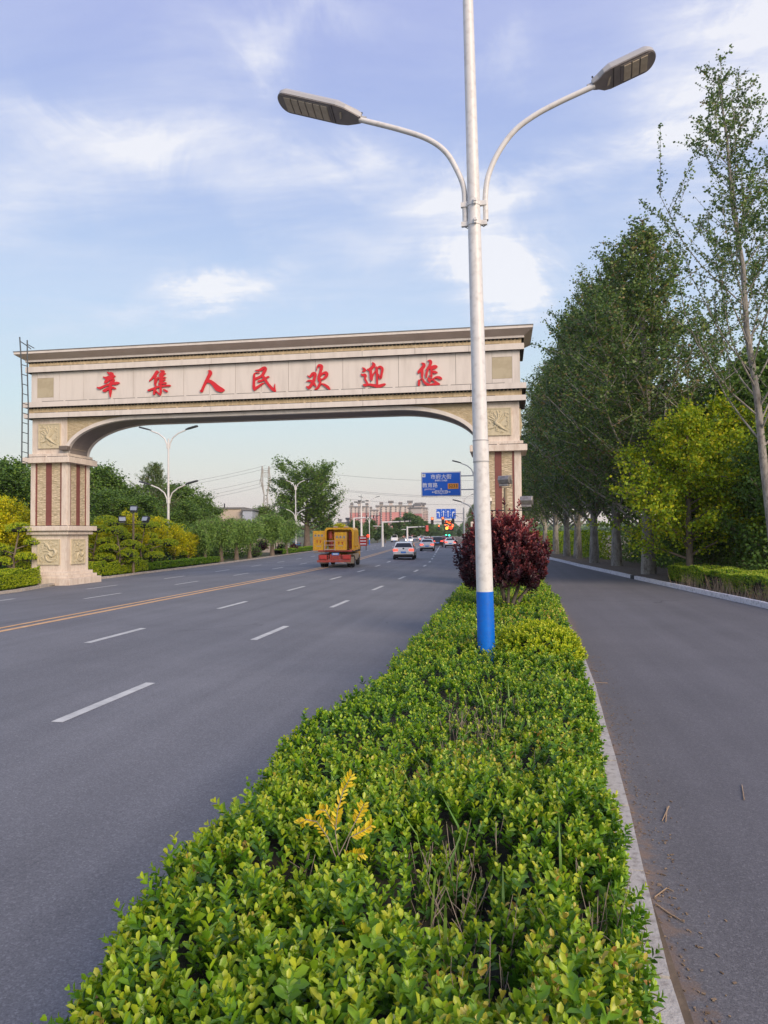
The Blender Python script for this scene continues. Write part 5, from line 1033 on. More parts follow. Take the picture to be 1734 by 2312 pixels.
MB().box((0, 0, 0), (24/1640*D, .01, 12.5/1640*D)).build('route_plate', M_orange, sg, (SX(1023), yF, SZ(1098))); text('S233', .50, SX(1023), SZ(1098), M_blk, sg, y=yF-.012, off=.004)
MB().box((0, 0, 0), (.38, .008, .36)).build('corner_plate', M_signw, sg, (SX(956.7), yF, SZ(1073))); text('南', .26, SX(956.7), SZ(1073), M_blk, sg, y=yF-.01)
mb = MB()
for s in (-1, 1):
    mb.prism([(s*.80, 0), (s*.62, .17), (s*.55, .17), (s*.73, 0), (s*.55, -.17), (s*.62, -.17)], -.004, .004); mb.prism([(s*.74, -.02), (s*.90, -.02), (s*.90, -.1), (s*1.04, 0), (s*.90, .1), (s*.90, .02), (s*.74, .02)], -.004, .004)
    mb.prism([(-.6, s*.17-.012), (.6, s*.17-.012), (.6, s*.17+.012), (-.6, s*.17+.012)], -.005, .003)
mb.prism([(-.03, .17), (.03, .17), (.03, .32), (.10, .30), (0, .46), (-.10, .30), (-.03, .32)], -.004, .004); mb.prism([(-.03, -.17), (.03, -.17), (.03, -.26), (-.03, -.26)], -.004, .004); mb.build('arrow', M_signw, sg, (SX(996), yF-.004, SZ(1111)))
xp = SX(1078); mb = MB(); mb.tube([(xp, .1, 0), (xp, .1, zc+H_*.5)], [.16, .11], 12); mb.build('post', M_signback, sg)
for z_ in (zc+H_*.33, zc-H_*.24): mb = MB(); mb.tube([(SX(1038), .1, z_), (xp, .1, z_)], .06, 8); mb.build('support_arm', M_signback, sg)
# lane direction sign
D = 150.; q = at_depth(1007, 1160, D); W_, H_ = 44/1640*D, 22/1640*D; s2 = empty('lane_sign', (q.x, q.y, 0), R(4)); tag(s2, 'wide blue lane sign with four white arrows above the traffic lights', 'road sign'); zc = q.z
MB().box((0, 0, 0), (W_, .08, H_)).build('panel', M_sign, s2, (0, 0, zc))
for k, x in enumerate((-1.38, -.50, .42, 1.32)):
    mb = MB()
    if k in (1, 2): mb.prism([(-.07, -.72), (.07, -.72), (.07, .35), (.26, .30), (0, .70), (-.26, .30), (-.07, .35)], -.004, .004)
    else:
        s = -1 if k == 0 else 1; pts = [(-s*.07, -.72), (s*.07, -.72), (s*.07, .22), (s*.2, .22), (s*.17, .05), (s*.5, .30), (s*.17, .55), (s*.2, .38), (-s*.07, .38)]; mb.prism(pts, -.004, .004)
    mb.build('arrow', M_signw, s2, (x, -.055, zc))
for x in (-1.9, -.95, -.03, .88, 1.85):
    for k in range(4): MB().box((0, 0, 0), (.07, .01, .3)).build('dash', M_signw, s2, (x, -.05, zc-.78+.52*k))
mb = MB(); mb.tube([(3.6, .3, 0), (3.6, .3, zc+1.2)], [.16, .12], 8); mb.build('post', M_signback, s2); mb = MB(); mb.tube([(-2, .2, zc), (3.6, .3, zc)], .07, 6); mb.build('support_arm', M_signback, s2)
# ================================================================== TRAFFIC SIGNALS
M_lr = material('red signal light', (.9, .05, .02), .4, emit=(1, .10, .03), es=6); M_lr2 = material('red signal glow', (.6, .03, .01), .5, emit=(1, .05, .01), es=1.6); M_lg = material('green signal light', (.05, .8, .4), .4, emit=(.05, 1, .5), es=3); M_tail = material('tail lamp lit', (.8, .03, .02), .3, emit=(1, .07, .04), es=2.6); M_am = material('amber light', (.9, .3, .02), .4, emit=(1, .35, .05), es=3)
def signal(x, y, d_, label, on=M_lr, w=.55, h=1.5, group='red traffic signals over the junction'):
    q = at_depth(x, y, d_); r_ = empty('traffic_signal', (q.x, q.y, q.z), R(6)); tag(r_, label, 'traffic light', group); MB().box((0, 0, 0), (w, .3, h)).build('signal_box', M_blk, r_, bevel=.04)
    for k in range(3): mb = MB(); mb.cyl((0, 0, 0), .19, .06, 12, axis='y'); mb.build('lens', on if k == 0 else M_blk, r_, (0, -.17, h/2-.28-k*.46))
    mb = MB(); mb.box((0, 0, 0), (w*.9, .25, .03)); mb.build('visor', M_blk, r_, (0, -.25, h/2-.05)); return r_
for k, (x, y, d_) in enumerate([(976, 1176, 150), (1000, 1175, 150), (1023, 1174, 150), (991, 1191, 200), (1006, 1189, 200), (1022, 1189, 200)]):
    signal(x, y, d_, ['red traffic signal left of the lane sign, alone on its arm', 'red traffic signal under the left corner of the lane sign', 'red traffic signal under the right corner of the lane sign', 'small lower red signal furthest left of the second junction gantry', 'small lower red signal in the middle of the second gantry', 'small lower red signal furthest right of the second gantry'][k])
q = at_depth(1010, 1178, 150); g1 = empty('signal_gantry', (q.x, q.y, 0), R(4)); tag(g1, 'grey steel signal gantry arm under the lane sign', 'gantry'); mb = MB(); mb.tube([(-3.6, .4, q.z), (3.4, .4, q.z)], .08, 8); mb.build('arm', M_signback, g1); mb = MB(); mb.tube([(3.4, .4, 0), (3.4, .4, q.z+.2)], .14, 8); mb.build('post', M_signback, g1)
q = at_depth(1010, 1178, 148); mb = MB(); mb.box((0, 0, 0), (1.5, .25, .8)); e_ = empty('message_board', (q.x+.2, q.y, q.z-.1)); tag(e_, 'glowing red and orange message board between the traffic signals', 'message board'); mb.build('housing', M_blk, e_)
random.seed(5)
for k in range(12): mb = MB(); mb.box((0, 0, 0), (random.uniform(.15, .4), .02, .08)); mb.build('lit_bar', M_am if k % 3 == 0 else M_lr2, e_, (random.uniform(-.5, .5), -.14, -.3+.055*k))
q = at_depth(1014, 1190, 198); e_ = empty('message_board', (q.x, q.y, q.z-.3)); tag(e_, 'lower glowing board with a round red no entry mark between the small signals', 'message board'); MB().box((0, 0, 0), (2.4, .25, 1.5)).build('housing', M_blk, e_)
for (x, z, r_, m) in ((-.6, 0, .42, M_am), (.5, .1, .45, M_lr2), (-.2, .5, .2, M_lr), (.9, .45, .22, M_lr)): mb = MB(); mb.cyl((0, 0, 0), r_, .05, 14, axis='y'); mb.build('lit_disc', m, e_, (x, -.16, z))
q = at_depth(1011, 1208.5, 260); e_ = empty('traffic_signal', (q.x, q.y, q.z)); tag(e_, 'far pair of green signal lights low over the road', 'traffic light')
for s in (-1, 1): MB().box((0, .1, 0), (.7, .3, .7)).build('signal_box', M_blk, e_, (s*.55, 0, 0)); mb = MB(); mb.cyl((0, 0, 0), .32, .06, 12, axis='y'); mb.build('lens', M_lg, e_, (s*.55, -.12, 0))
def gantry(x, d_, ytop, xend, ybar, label, low=None, mat=None):
    q = at_depth(x, 1204, d_); q.z = 0; r_ = empty('signal_gantry', q, R(5)); tag(r_, label, 'gantry', 'cantilever signal gantries on the left'); Hh = 2.3+(1204-ytop)/1640*d_; L_ = (xend-x)/1640*d_; zb = 2.3+(1204-ybar)/1640*d_
    mb = MB(); mb.tube([(0, 0, 0), (0, 0, Hh)], [.22, .17], 10); mb.build('post', mat or M_pole, r_); mb = MB(); mb.tube([(0, 0, zb), (L_, 0, zb+.15)], [.13, .08], 8); mb.build('arm', mat or M_pole, r_)
    if low: mb = MB(); mb.tube([(0, 0, zb-low[0]), (low[1], 0, zb-low[0]+.05)], .07, 6); mb.build('short_arm', mat or M_pole, r_)
    for k in range(3): mb = MB(); mb.box((0, 0, 0), (.16, .3, .5)); mb.build('camera', M_dark, r_, (L_*(.62+.17*k), 0, zb+.25))
    return r_
gantry(863.5, 120, 1176, 928, 1178.5, 'white signal gantry with a long arm left of the oncoming cars', (.65, -1.55)); gantry(919.5, 150, 1188, 962, 1190.5, 'cream signal gantry with a red box at the end of its arm', (.45, -1.2)); gantry(799, 128, 1168, 846, 1169, 'thin far signal gantry behind the tall mast')
q = at_depth(964, 1193, 149); mb = MB(); mb.box((0, 0, 0), (.55, .4, 1.25)); o = mb.build('signal_housing', material('faded red housing', (.55, .07, .06), .5), loc=tuple(q), rz=.4, bevel=.05); tag(o, 'faded red signal box at the end of the cream gantry arm', 'traffic light')
q = at_depth(831, 1210, 139); mb = MB(); mb.ball((0, 0, 0), .30, 10, 6); e_ = empty('warning_light', tuple(q)); tag(e_, 'small glowing orange warning light on the left kerb right of the truck', 'warning light'); mb.build('lamp', M_lr2, e_); mb = MB(); mb.tube([(0, 0, 0), (0, 0, -1.8)], .04, 6); mb.build('post', M_dark, e_)

# ================================================================== VEHICLES
M_tyre = material('tyre rubber', (.025, .025, .027), .85); M_rim = material('wheel rim', (.30, .30, .31), .35, metal=.7); M_win = material('car glass', (.012, .014, .016), .08, spec=.8); M_plate = material('blue plate', (.10, .28, .72), .5); M_trim = material('black plastic', (.02, .02, .022), .6); M_head = material('headlamp lit', (1, 1, 1), .3, emit=(1, .97, .9), es=5); M_tailoff = material('tail lamp', (.35, .02, .02), .25)
PAINT = {k: material('paint '+k, c, .28, spec=.55, coat=.5) for k, c in {'white': (.82, .82, .80), 'pearl': (.74, .73, .70), 'black': (.02, .02, .022), 'silver': (.33, .34, .36), 'red': (.40, .03, .025), 'blue': (.10, .14, .19)}.items()}
def wheel(parent, x, y, r, w, mat=M_tyre):
    wv = empty('wheel', (x, y, r), 0, parent); mb = MB(); n = 20
    prof = [(-w/2, r*.62), (-w/2, r*.93), (-w*.36, r), (w*.36, r), (w/2, r*.93), (w/2, r*.62)]; vs = [(a, b*math.cos(2*math.pi*k/n), b*math.sin(2*math.pi*k/n)) for k in range(n) for a, b in prof]; m = len(prof)
    mb.add(vs, [(k*m+i, k*m+i+1, ((k+1) % n)*m+i+1, ((k+1) % n)*m+i) for k in range(n) for i in range(m-1)], True); mb.build('tyre', mat, wv)
    mb = MB(); mb.cyl((0, 0, 0), r*.64, w*.8, 16, axis='x'); mb.build('rim', M_rim, wv)
def car(name, loc, rz, paint, label, cat='car', L=4.3, W=1.78, H=1.46, style='hatch', tail=True, head=False, group=None):
    """origin on the ground at the centre, tail towards -y"""
    c = empty(name, loc, rz); tag(c, label, cat, group); hw = W/2; a, b = -L/2, L/2
    rear = {'hatch': [(a+.02, .35), (a-.0, .62), (a+.06, .93), (a+.42, H-.06)], 'sedan': [(a+.02, .35), (a, .65), (a+.06, .98), (a+.60, 1.02), (a+1.15, H-.04)], 'suv': [(a+.02, .4), (a, .75), (a+.05, 1.02), (a+.30, H-.06)], 'van': [(a, .35), (a, .9), (a+.03, 1.1), (a+.12, H-.05)]}[style]
    front = {'van': [(b-1.2, H), (b-.5, 1.15), (b-.05, .9), (b, .6), (b-.03, .32)]}.get(style, [(b-1.95, H-.01), (b-1.15, .98), (b-.12, .82), (b, .6), (b-.03, .3)])
    top = [(rear[-1][0]+.5, H), (front[0][0]-.3, H+.01)]; P = rear+top+front; mb = MB(); n = len(P); secs = [(1, 0), (1, 1)]
    def wd(z): return hw*(1-.0*z) if z < .98 else hw*(1-.26*min(1, (z-.98)/(H-.98)))
    ring = []
    for s in (-1, 1): ring.append([(s*wd(z)*(1-.06*(abs(y)/(L/2))**6), y, z) for y, z in P])
    ch = []   # shoulders: inner copies give rounded edges
    for s in (-1, 1): ch.append([(s*(wd(z)-.09)*(1-.06*(abs(y)/(L/2))**6), y+(.03 if y < 0 else -.03)*-1, z+.018 if z > .5 else z) for y, z in P])
    vs = ring[0]+ch[0]+ch[1]+ring[1]; fs = []
    for i in range(n-1):
        for k in range(3): fs.append((k*n+i, k*n+i+1, (k+1)*n+i+1, (k+1)*n+i))
    fs += [tuple(range(n-1, -1, -1)), tuple(3*n+i for i in range(n)), (0, n, 2*n, 3*n), (n-1, 4*n-1, 3*n-1, 2*n-1)]
    mb.add(vs, fs, False); mb.build('body', paint, c, bevel=.03)
    def sheet(nm, p, q, x0, x1, mat, off=.004):    # sheet across the car between profile points p and q
        d = Vector((0, q[1]-p[1], 0)); (y0, z0), (y1, z1) = p, q; nrm = Vector((0, -(z1-z0), (y1-y0))).normalized(); nrm = nrm if (nrm.y*(y0+y1) > 0 or abs(nrm.z) > .9) else -nrm; o_ = nrm*off
        m_ = MB(); m_.quad((-x0, y0+o_.y, z0+o_.z), (x0, y0+o_.y, z0+o_.z), (x1, y1+o_.y, z1+o_.z), (-x1, y1+o_.y, z1+o_.z)); return m_.build(nm, mat, c, fix=False)
    def along(p, q, t): return (p[0]+(q[0]-p[0])*t, p[1]+(q[1]-p[1])*t)
    g0, g1 = rear[-2], rear[-1]; sheet('rear_window', along(g0, g1, .16), along(g0, g1, .88), wd(along(g0, g1, .16)[1])-.15, wd(along(g0, g1, .88)[1])-.17, M_win, .055)
    f0, f1 = front[0], front[1]; sheet('windscreen', along(f0, f1, .12), along(f0, f1, .92), wd(along(f0, f1, .12)[1])-.14, wd(along(f0, f1, .92)[1])-.14, M_win, .055)
    for s in (-1, 1):   # side glass
        yb, yf = rear[-1][0]+.1, front[0][0]+.05; z0, z1 = 1.0, H-.12; x0, x1 = s*(wd(z0)+.008), s*(wd(z1)+.008)
        for (ya, yc, ka, kc) in ((yb-.15, (yb+yf)/2-.04, .25, 0), ((yb+yf)/2+.04, yf+.15, 0, -.45)):
            m_ = MB(); m_.quad((x0, ya, z0), (x0, yc, z0), (x1, yc+kc*.8, z1), (x1, ya+ka, z1)); m_.build('side_window', M_win, c, fix=False)
        m_ = MB(); m_.box((s*(hw+.10), front[1][0]-.45, 1.02), (.2, .12, .13)); m_.build('mirror', paint, c, bevel=.02)
    yt = a-.005; zt = .80 if style != 'suv' else .92
    for s in (-1, 1):
        m_ = MB(); m_.box((s*(hw-.24), yt+.05, zt), (.40, .13, .17)); m_.build('tail_light', M_tail if tail else M_tailoff, c, bevel=.02)
        m_ = MB(); m_.box((s*(hw-.28), b-.06, .68), (.36, .14, .14)); m_.build('headlight', M_head if head else M_glass, c, bevel=.02)
    m_ = MB(); m_.box((0, a+.0, .36), (W*.9, .12, .20)); m_.build('rear_bumper', M_trim, c, bevel=.03); m_ = MB(); m_.box((0, b+.0, .34), (W*.88, .1, .2)); m_.build('grille', M_trim, c, bevel=.02)
    m_ = MB(); m_.box((0, 0, 0), (.44, .02, .14)); m_.build('licence_plate', M_plate, c, (0, a-.03, .62 if style != 'suv' else .68)); m_ = MB(); m_.box((0, 0, 0), (.44, .02, .14)); m_.build('licence_plate', M_plate, c, (0, b+.05, .42))
    m_ = MB(); m_.box((0, 0, .30), (W-.16, L-.3, .2)); m_.build('underbody', M_trim, c)
    for x in (-hw+.11, hw-.11):
        for y in (a+.75, b-.82): wheel(c, x, y, .32, .21)
    return c
AVH = math.atan(.085)
def hd(y): return math.atan(.00284*(min(y, 62)-32)) if y > 32 else 0.0
def car_at(px, py, **k):
    q = gp(px, py); q.y += k.get('L', 4.3)/2; q.x -= math.sin(hd(q.y))*k.get('L', 4.3)/2; k.setdefault('rz', hd(q.y)); return car(loc=(q.x, q.y, zroad(q.x+bend(q.y))), **k)
g_ = car_at(911, 1264, name='hatchback_car', paint=PAINT['white'], label='white hatchback right of the yellow truck with dark rear window and lit tail lights', L=4.25, W=1.8)
mb = MB(); mb.cyl((0, 0, 0), .075, .02, 14, axis='y'); mb.build('badge', M_trim, g_, (0, -2.10, .93))
QG = 'cars queued at the red light'
car_at(964, 1244.5, name='queued_car', paint=PAINT['pearl'], label='white sedan with glowing red lights just ahead and right of the hatchback', style='sedan', L=4.6, group=QG)
for (px, py, d_, st, pt, lb) in [(989, 1233, 118, 'suv', 'black', 'dark car with bright red tail lights right of the pearl sedan'), (1017, 1230, 112, 'sedan', 'white', 'white and dark car in the right lane half hidden by the plum bush'), (968, 1229, 128, 'sedan', 'red', 'reddish sedan directly ahead of the white sedan'), (981, 1222, 150, 'hatch', 'silver', 'silver car between the two leading lanes of the queue'),
                                (999, 1223, 145, 'hatch', 'red', 'small red car behind the traffic signals in the middle lane'), (963, 1221, 160, 'sedan', 'white', 'white car farther up the left queue lane'), (1006, 1219, 175, 'suv', 'black', 'dark vehicle near the front of the right queue lane'), (955, 1217, 185, 'sedan', 'silver', 'foremost silver car in the left queue lane')]:
    q = at_depth(px, py, d_); q.z = .1; car('queued_car', q, AVH, PAINT[pt], lb, L=4.4, H=1.65 if st == 'suv' else 1.46, style=st, group=QG)
for (px, d_, st, pt, lb, hd_) in [(924, 172, 'hatch', 'white', 'oncoming white car with headlights on, above the hatchback roof', True), (891.5, 190, 'van', 'white', 'small white oncoming van left of the car with headlights', False), (946, 240, 'van', 'white', 'far white oncoming van with a tall boxy body', False), (937, 225, 'sedan', 'silver', 'silver oncoming car beside the far white van', False)]:
    q = at_depth(px, 1204, d_); q.z = .05; car('oncoming_car', q, AVH+math.pi, PAINT[pt], lb, 'van' if st == 'van' else 'car', H=1.9 if st == 'van' else 1.46, style=st, tail=False, head=hd_, group='oncoming vehicles')
q = gp(652, 1240, 0); car('parked_car', (q.x-1.6, q.y+4, .05), R(80), PAINT['blue'], 'blue grey car parked behind the sixth willow and the second lamp', tail=False, style='sedan')
# motorcyclist
q = gp(863, 1226.5, .05); mc = empty('motorcycle', q, R(10)); tag(mc, 'motor scooter ridden away along the left kerb by a person in red', 'scooter')
for y in (-.6, .6): wheel(mc, 0, y, .27, .1)
mb = MB(); mb.prism([(-.75, .55), (-.7, .8), (-.1, .78), (.15, .5), (.45, .55), (.55, .95), (.65, .9), (.6, .4), (.1, .28), (-.5, .3)], -.14, .14, 'x'); mb.build('body', PAINT['black'], mc, bevel=.03); mb = MB(); mb.tube([(-.3, .5, 1.0), (.3, .5, 1.0)], .02, 6); mb.build('handlebar', M_trim, mc)
def rider(loc, rz, label, M_top):
    r_ = empty('person', loc, rz); tag(r_, label, 'person'); J = [(0, -.15, .85), (0, -.12, 1.12), (0, -.05, 1.38), (0, -.02, 1.5), (0, 0, 1.6), (0, 0, 1.7), (-.2, -.05, 1.36), (-.28, .15, 1.14), (-.28, .42, 1.03), (.2, -.05, 1.36), (.28, .15, 1.14), (.28, .42, 1.03), (-.13, -.1, .84), (-.19, .28, .78), (-.19, .22, .38), (-.19, .34, .34), (.13, -.1, .84), (.19, .28, .78), (.19, .22, .38), (.19, .34, .34)]
    E_ = [(0, 1), (1, 2), (2, 3), (3, 4), (4, 5), (2, 6), (6, 7), (7, 8), (2, 9), (9, 10), (10, 11), (0, 12), (12, 13), (13, 14), (14, 15), (0, 16), (16, 17), (17, 18), (18, 19)]; RR = [.15, .15, .16, .06, .10, .09, .07, .05, .04, .07, .05, .04, .1, .075, .05, .045, .1, .075, .05, .045]
    me = bpy.data.meshes.new('person_body'); me.from_pydata(J, E_, []); me.materials.append(M_top); o = inst('body', me, r_); sk = o.modifiers.new('skin', 'SKIN'); o.modifiers.new('sub', 'SUBSURF').levels = 1
    for v, rr in zip(me.skin_vertices[0].data, RR): v.radius = (rr, rr)
    me.skin_vertices[0].data[0].use_root = True; mb = MB(); mb.ball((0, 0, 1.66), .135, 10, 7); mb.build('helmet', PAINT['black'], r_); return r_
rider(tuple(mc.location), R(10), 'person in a red jacket and dark helmet riding the scooter', material('red jacket', (.45, .03, .03), .8))

# ------------------------------------------------------------------ yellow tow truck
M_ty = material('truck yellow paint', (.82, .47, .015), .42, (.74, .38, .015), 3, 5, spec=.5, dirt=(.34, .20, .06)); M_tr = material('truck red paint', (.50, .07, .05), .5, (.38, .05, .04), 5, 5, dirt=(.30, .22, .18)); M_tg = material('dusty grey steel', (.28, .25, .21), .7, (.38, .34, .29), 6, 5); M_tin = material('truck dark interior', (.03, .022, .02), .8)
q = gp(757, 1282); tk = empty('service_truck', (q.x, q.y, zroad(q.x+bend(q.y))), hd(q.y)+R(3)); tag(tk, 'yellow service truck seen from behind with an open side flap and red tail frame', 'truck')
def part(nm, c, d, mat, bevel=.015, rz=0, M=None): mb = MB(); mb.box((0, 0, 0), d, M=M); return mb.build(nm, mat, tk, c, rz, bevel=bevel)
W_ = 2.15
# chassis and tail frame (tail at y=0, truck runs to +y)
part('chassis', (0, 2.9, .62), (.9, 5.6, .18), M_trim); part('tail_bumper', (-.08, -.02, .42), (2.12, .14, .15), M_tr); part('plate_bracket', (0, .03, .68), (.7, .05, .34), M_tr)
for x in (-.78, .72): part('tail_light', (x, -.06, .66), (.44, .10, .22), M_tail if False else material('truck tail lamp', (.60, .06, .05), .35), .02); part('lamp_frame', (x, .0, .66), (.56, .08, .32), M_tr)
for x in (-.42, .42, -.18, .18): part('frame_post', (x, .0, .60), (.05, .06, .42), M_tr)
part('licence_plate', (.02, -.03, .86), (.46, .02, .15), M_plate); part('plate_text', (.02, -.045, .86), (.30, .006, .06), M_signw, 0)
part('deck', (.02, 2.0, 1.02), (W_, 4.0, .12), M_tin); part('deck_edge', (.0, -.02, 1.06), (W_, .06, .1), M_tr)
for x in (-.86, .86):
    for dx in (-.12, .12): wheel(tk, x+dx, 1.15, .37, .2)
    wheel(tk, x, 4.6, .37, .22); part('mudguard', (x, 1.15, .82), (.5, .95, .05), M_tg)
    mb = MB(); mb.box((0, 0, 0), (.5, .03, .42)); mb.build('mud_flap', M_tg, tk, (x, .60, .46))
part('side_tank', (.88, 2.6, .62), (.35, .8, .42), M_tg, .05); part('side_box', (.9, 3.5, .68), (.3, .55, .36), M_tg, .03); part('side_box', (-.9, 2.8, .64), (.3, 1.2, .4), M_tg, .03)
# body: rounded yellow hoop, roof and right wall, open back
def hoop(y0, y1, w, z0, z1, rr, th, nm, mat):
    pts = [(-w/2, z0)]; pts += [(-w/2+rr-rr*math.cos(t), z1-rr+rr*math.sin(t)) for t in [math.pi/2*k/6 for k in range(7)]]; pts += [(w/2-rr+rr*math.sin(t), z1-rr+rr*math.cos(t)) for t in [math.pi/2*k/6 for k in range(7)]]; pts += [(w/2, z0)]
    inn = [(x*(1-2*th/w), z if k in (0, len(pts)-1) else z-th*(z-z0)/(z1-z0)) for k, (x, z) in enumerate(pts)]; mb = MB()
    for i in range(len(pts)-1):
        a, b, c_, d_ = pts[i], pts[i+1], inn[i+1], inn[i]; mb.add([(a[0], y0, a[1]), (b[0], y0, b[1]), (c_[0], y0, c_[1]), (d_[0], y0, d_[1]), (a[0], y1, a[1]), (b[0], y1, b[1]), (c_[0], y1, c_[1]), (d_[0], y1, d_[1])], [(0, 1, 2, 3), (7, 6, 5, 4), (0, 4, 5, 1), (3, 2, 6, 7)])
    return mb.build(nm, mat, tk, (.17, 0, 0))
hoop(.55, .70, 1.86, 1.1, 2.52, .22, .11, 'rear_hoop', M_ty); hoop(.70, 2.9, 1.84, 1.35, 2.50, .22, .04, 'roof_shell', M_ty); hoop(2.9, 3.05, 1.86, 1.1, 2.52, .22, .11, 'front_hoop', M_ty)
part('side_sill', (1.06, 1.8, 1.14), (.08, 2.5, .16), M_ty); part('side_pillar', (1.06, 1.35, 1.7), (.06, .09, 1.0), M_ty); part('side_pillar', (1.06, 2.2, 1.7), (.06, .09, 1.0), M_ty)
part('partition', (.17, 1.6, 1.75), (1.7, .05, 1.25), M_ty); part('floor_ledge', (1.0, .6, 1.08), (.3, .3, .1), material('orange dusty edge', (.60, .28, .08), .6))
for (x, z, h) in ((-.45, 2.05, .45), (-.40, 1.45, .4), (.86, 2.0, .5), (.86, 1.45, .5), (-.12, 1.9, .5)): mb = MB(); mb.cyl((0, 0, 0), .13, h, 12); mb.build('red_canister', M_tr, tk, (x, .95, z))
# cab ahead
mb = MB(); mb.prism([(3.3, .6), (3.3, 2.25), (4.3, 2.28), (4.9, 1.5), (5.35, 1.35), (5.4, .5)], -.95, .95, 'x'); mb.build('cab', M_ty, tk, bevel=.06); part('cab_window', (.96, 4.1, 1.75), (.02, .7, .45), M_win)
for x in (.62, -.05): part('roof_beacon', (x, .6, 2.56), (.28, .16, .08), material('beacon', (.65, .45, .35), .4))
# the two tall flaps: one in the middle of the back, one swung out beyond the left side
def flap(x, w, z0, z1, y, rz):
    e_ = empty('flap', (x, y, 0), rz, tk); mb = MB(); mb.box((0, 0, (z0+z1)/2), (w, .05, z1-z0)); mb.build('flap_panel', M_ty, e_, bevel=.012)
    mb = MB(); zz = z1-.50; [mb.box(c_, d_) for c_, d_ in (((0, -.035, zz), (w, .02, .05)), ((0, -.035, z0+.02), (w, .02, .05)), ((-w/2+.02, -.035, (z0+z1)/2), (.04, .02, z1-z0)), ((w/2-.02, -.035, (z0+z1)/2), (.04, .02, z1-z0)))]; mb.build('flap_rib', material('dusty orange rib', (.66, .34, .10), .6), e_)
    for k in range(3):
        g2 = MB(); g2.box((0, 0, 0), (.15, .012, .16)); g2.build('decal', material('decal pale', (.48, .42, .32), .6), e_, ((k-1)*w*.28, -.034, z1-.30)); g2 = MB(); g2.box((0, 0, 0), (.08, .01, .03)); g2.box((0, 0, .04), (.03, .01, .09)); g2.build('decal', material('decal dark', (.10, .09, .12), .6), e_, ((k-1)*w*.28, -.045, z1-.31))
    for s in (-1, 1): g2 = MB(); g2.box((0, 0, 0), (.05, .012, .16)); g2.box((0, 0, .06), (.12, .012, .04)); g2.build('decal', material('decal red', (.5, .08, .03), .6), e_, (s*w*.14, -.034, z1-.68))
    g2 = MB(); g2.box((0, 0, 0), (.3, .01, .05)); g2.build('decal', material('decal pale', (.48, .42, .32), .6), e_, (0, -.034, z0+.28))
flap(.36, .80, 1.10, 2.22, -.05, 0); flap(-1.03, .74, 1.08, 2.32, .0, R(3))
mb = MB()
for z in (1.68, 1.42, 1.14): mb.tube([(-.66, -.12, z), (.02, -.12, z)], .026, 6)
for x in (-.64, 0): mb.tube([(x, -.12, 1.08), (x, -.12, 1.68)], .026, 6)
mb.build('tail_rail', material('pale pink rail', (.62, .45, .36), .5), tk)
part('flap_hinge_arm', (-1.0, .05, .98), (.7, .12, .08), M_tg)
# second red vehicle just beyond the truck
q = at_depth(818, 1232, 62); q.z = .12; rv = empty('notice_board', q, R(-8)); tag(rv, 'red and white notice panel on the roadside just right of the yellow truck', 'notice board')
q2 = at_depth(820, 1219, 95); rv.location = (q2.x, q2.y, 0)
mb = MB(); mb.box((0, 0, 0), (1.1, .1, 1.25)); mb.build('panel', PAINT['red'], rv, (0, 0, 1.35))
for k in range(3): MB().box((0, 0, 0), (.8, .02, .12)).build('white_band', M_signw, rv, (0, -.06, .98+.38*k))
for s in (-1, 1): MB().box((0, 0, 0), (.07, .07, .8)).build('leg', M_dark, rv, (s*.4, 0, .38))

# ================================================================== BUILDINGS
M_brick = material('pink brick render', (.56, .24, .23), .85, (.62, .29, .27), .2, 4); M_apw = material('apartment cream trim', (.58, .52, .47), .8); M_apg = material('apartment grey roof', (.20, .20, .20), .8); M_apwin = material('apartment window', (.09, .10, .12), .3); M_apwin2 = material('apartment balcony', (.28, .26, .25), .6)
def tower(x0, x1, yt, d_, label, floors, bays, yw=-0.0, grey=True):
    a = at_depth(x0, 1204, d_); b = at_depth(x1, 1204, d_); w = (b-a).length; c = (a+b)/2; H_ = 2.3+(1204-yt)/1640*d_; r_ = empty('apartment_block', (c.x, c.y, 0), math.atan2(b.y-a.y, b.x-a.x)+yw); tag(r_, label, 'apartment building', 'pink and cream apartment blocks'); dp = 14
    MB().box((0, dp/2, H_*.41), (w, dp, H_*.82)).build('brick_wall', M_brick, r_); MB().box((0, dp/2, H_*.91-.001), (w+.3, dp+.3, H_*.18)).build('cream_storeys', M_apw, r_); bw = w/bays; fh = H_/floors
    wm = MB().box((0, 0, 0), (bw*.30, .3, fh*.5)).mesh('window', M_apwin)
    for k in range(bays):
        x = -w/2+(k+.5)*bw
        if k % 2 == 0: MB().box((0, 0, 0), (bw*.22, 1.0, H_*.92)).build('bay_column', M_apw, r_, (x, -.3, H_*.46))
        for f in range(floors):
            if k % 2 == 0 or f >= floors*.82: inst('window', wm, r_, (x, -.85 if k % 2 == 0 else -.18, (f+.5)*fh))
            elif f >= floors*.4 and k % 4 == 1: inst('window', wm, r_, (x, -.05, (f+.5)*fh))
        if k % 2 == 0: MB().box((0, 0, 0), (bw*(1.15 if k % 4 else .8), 5, 1.2)).build('roof_cap', M_apg, r_, (x, 3, H_+2.9 if k % 4 else H_+2.0)); MB().box((0, 0, 0), (bw*.7, 4, 3.2)).build('roof_house', M_apw, r_, (x, 3, H_+1.2))
    MB().box((0, dp/2, H_+.35), (w+1, dp+1, .7)).build('parapet', M_apg, r_); return r_
tower(856, 943, 1143, 430, 'tallest pink apartment block behind the far rounded tree', 17, 8)
tower(790, 833, 1144, 440, 'pink apartment block behind the tall mast, left group', 16, 5)
tower(834, 856, 1152, 470, 'narrow pink and cream apartment block between two larger blocks', 15, 3)
tower(762, 790, 1190-10, 450, 'low pink block partly hidden by the large dark tree', 8, 3)
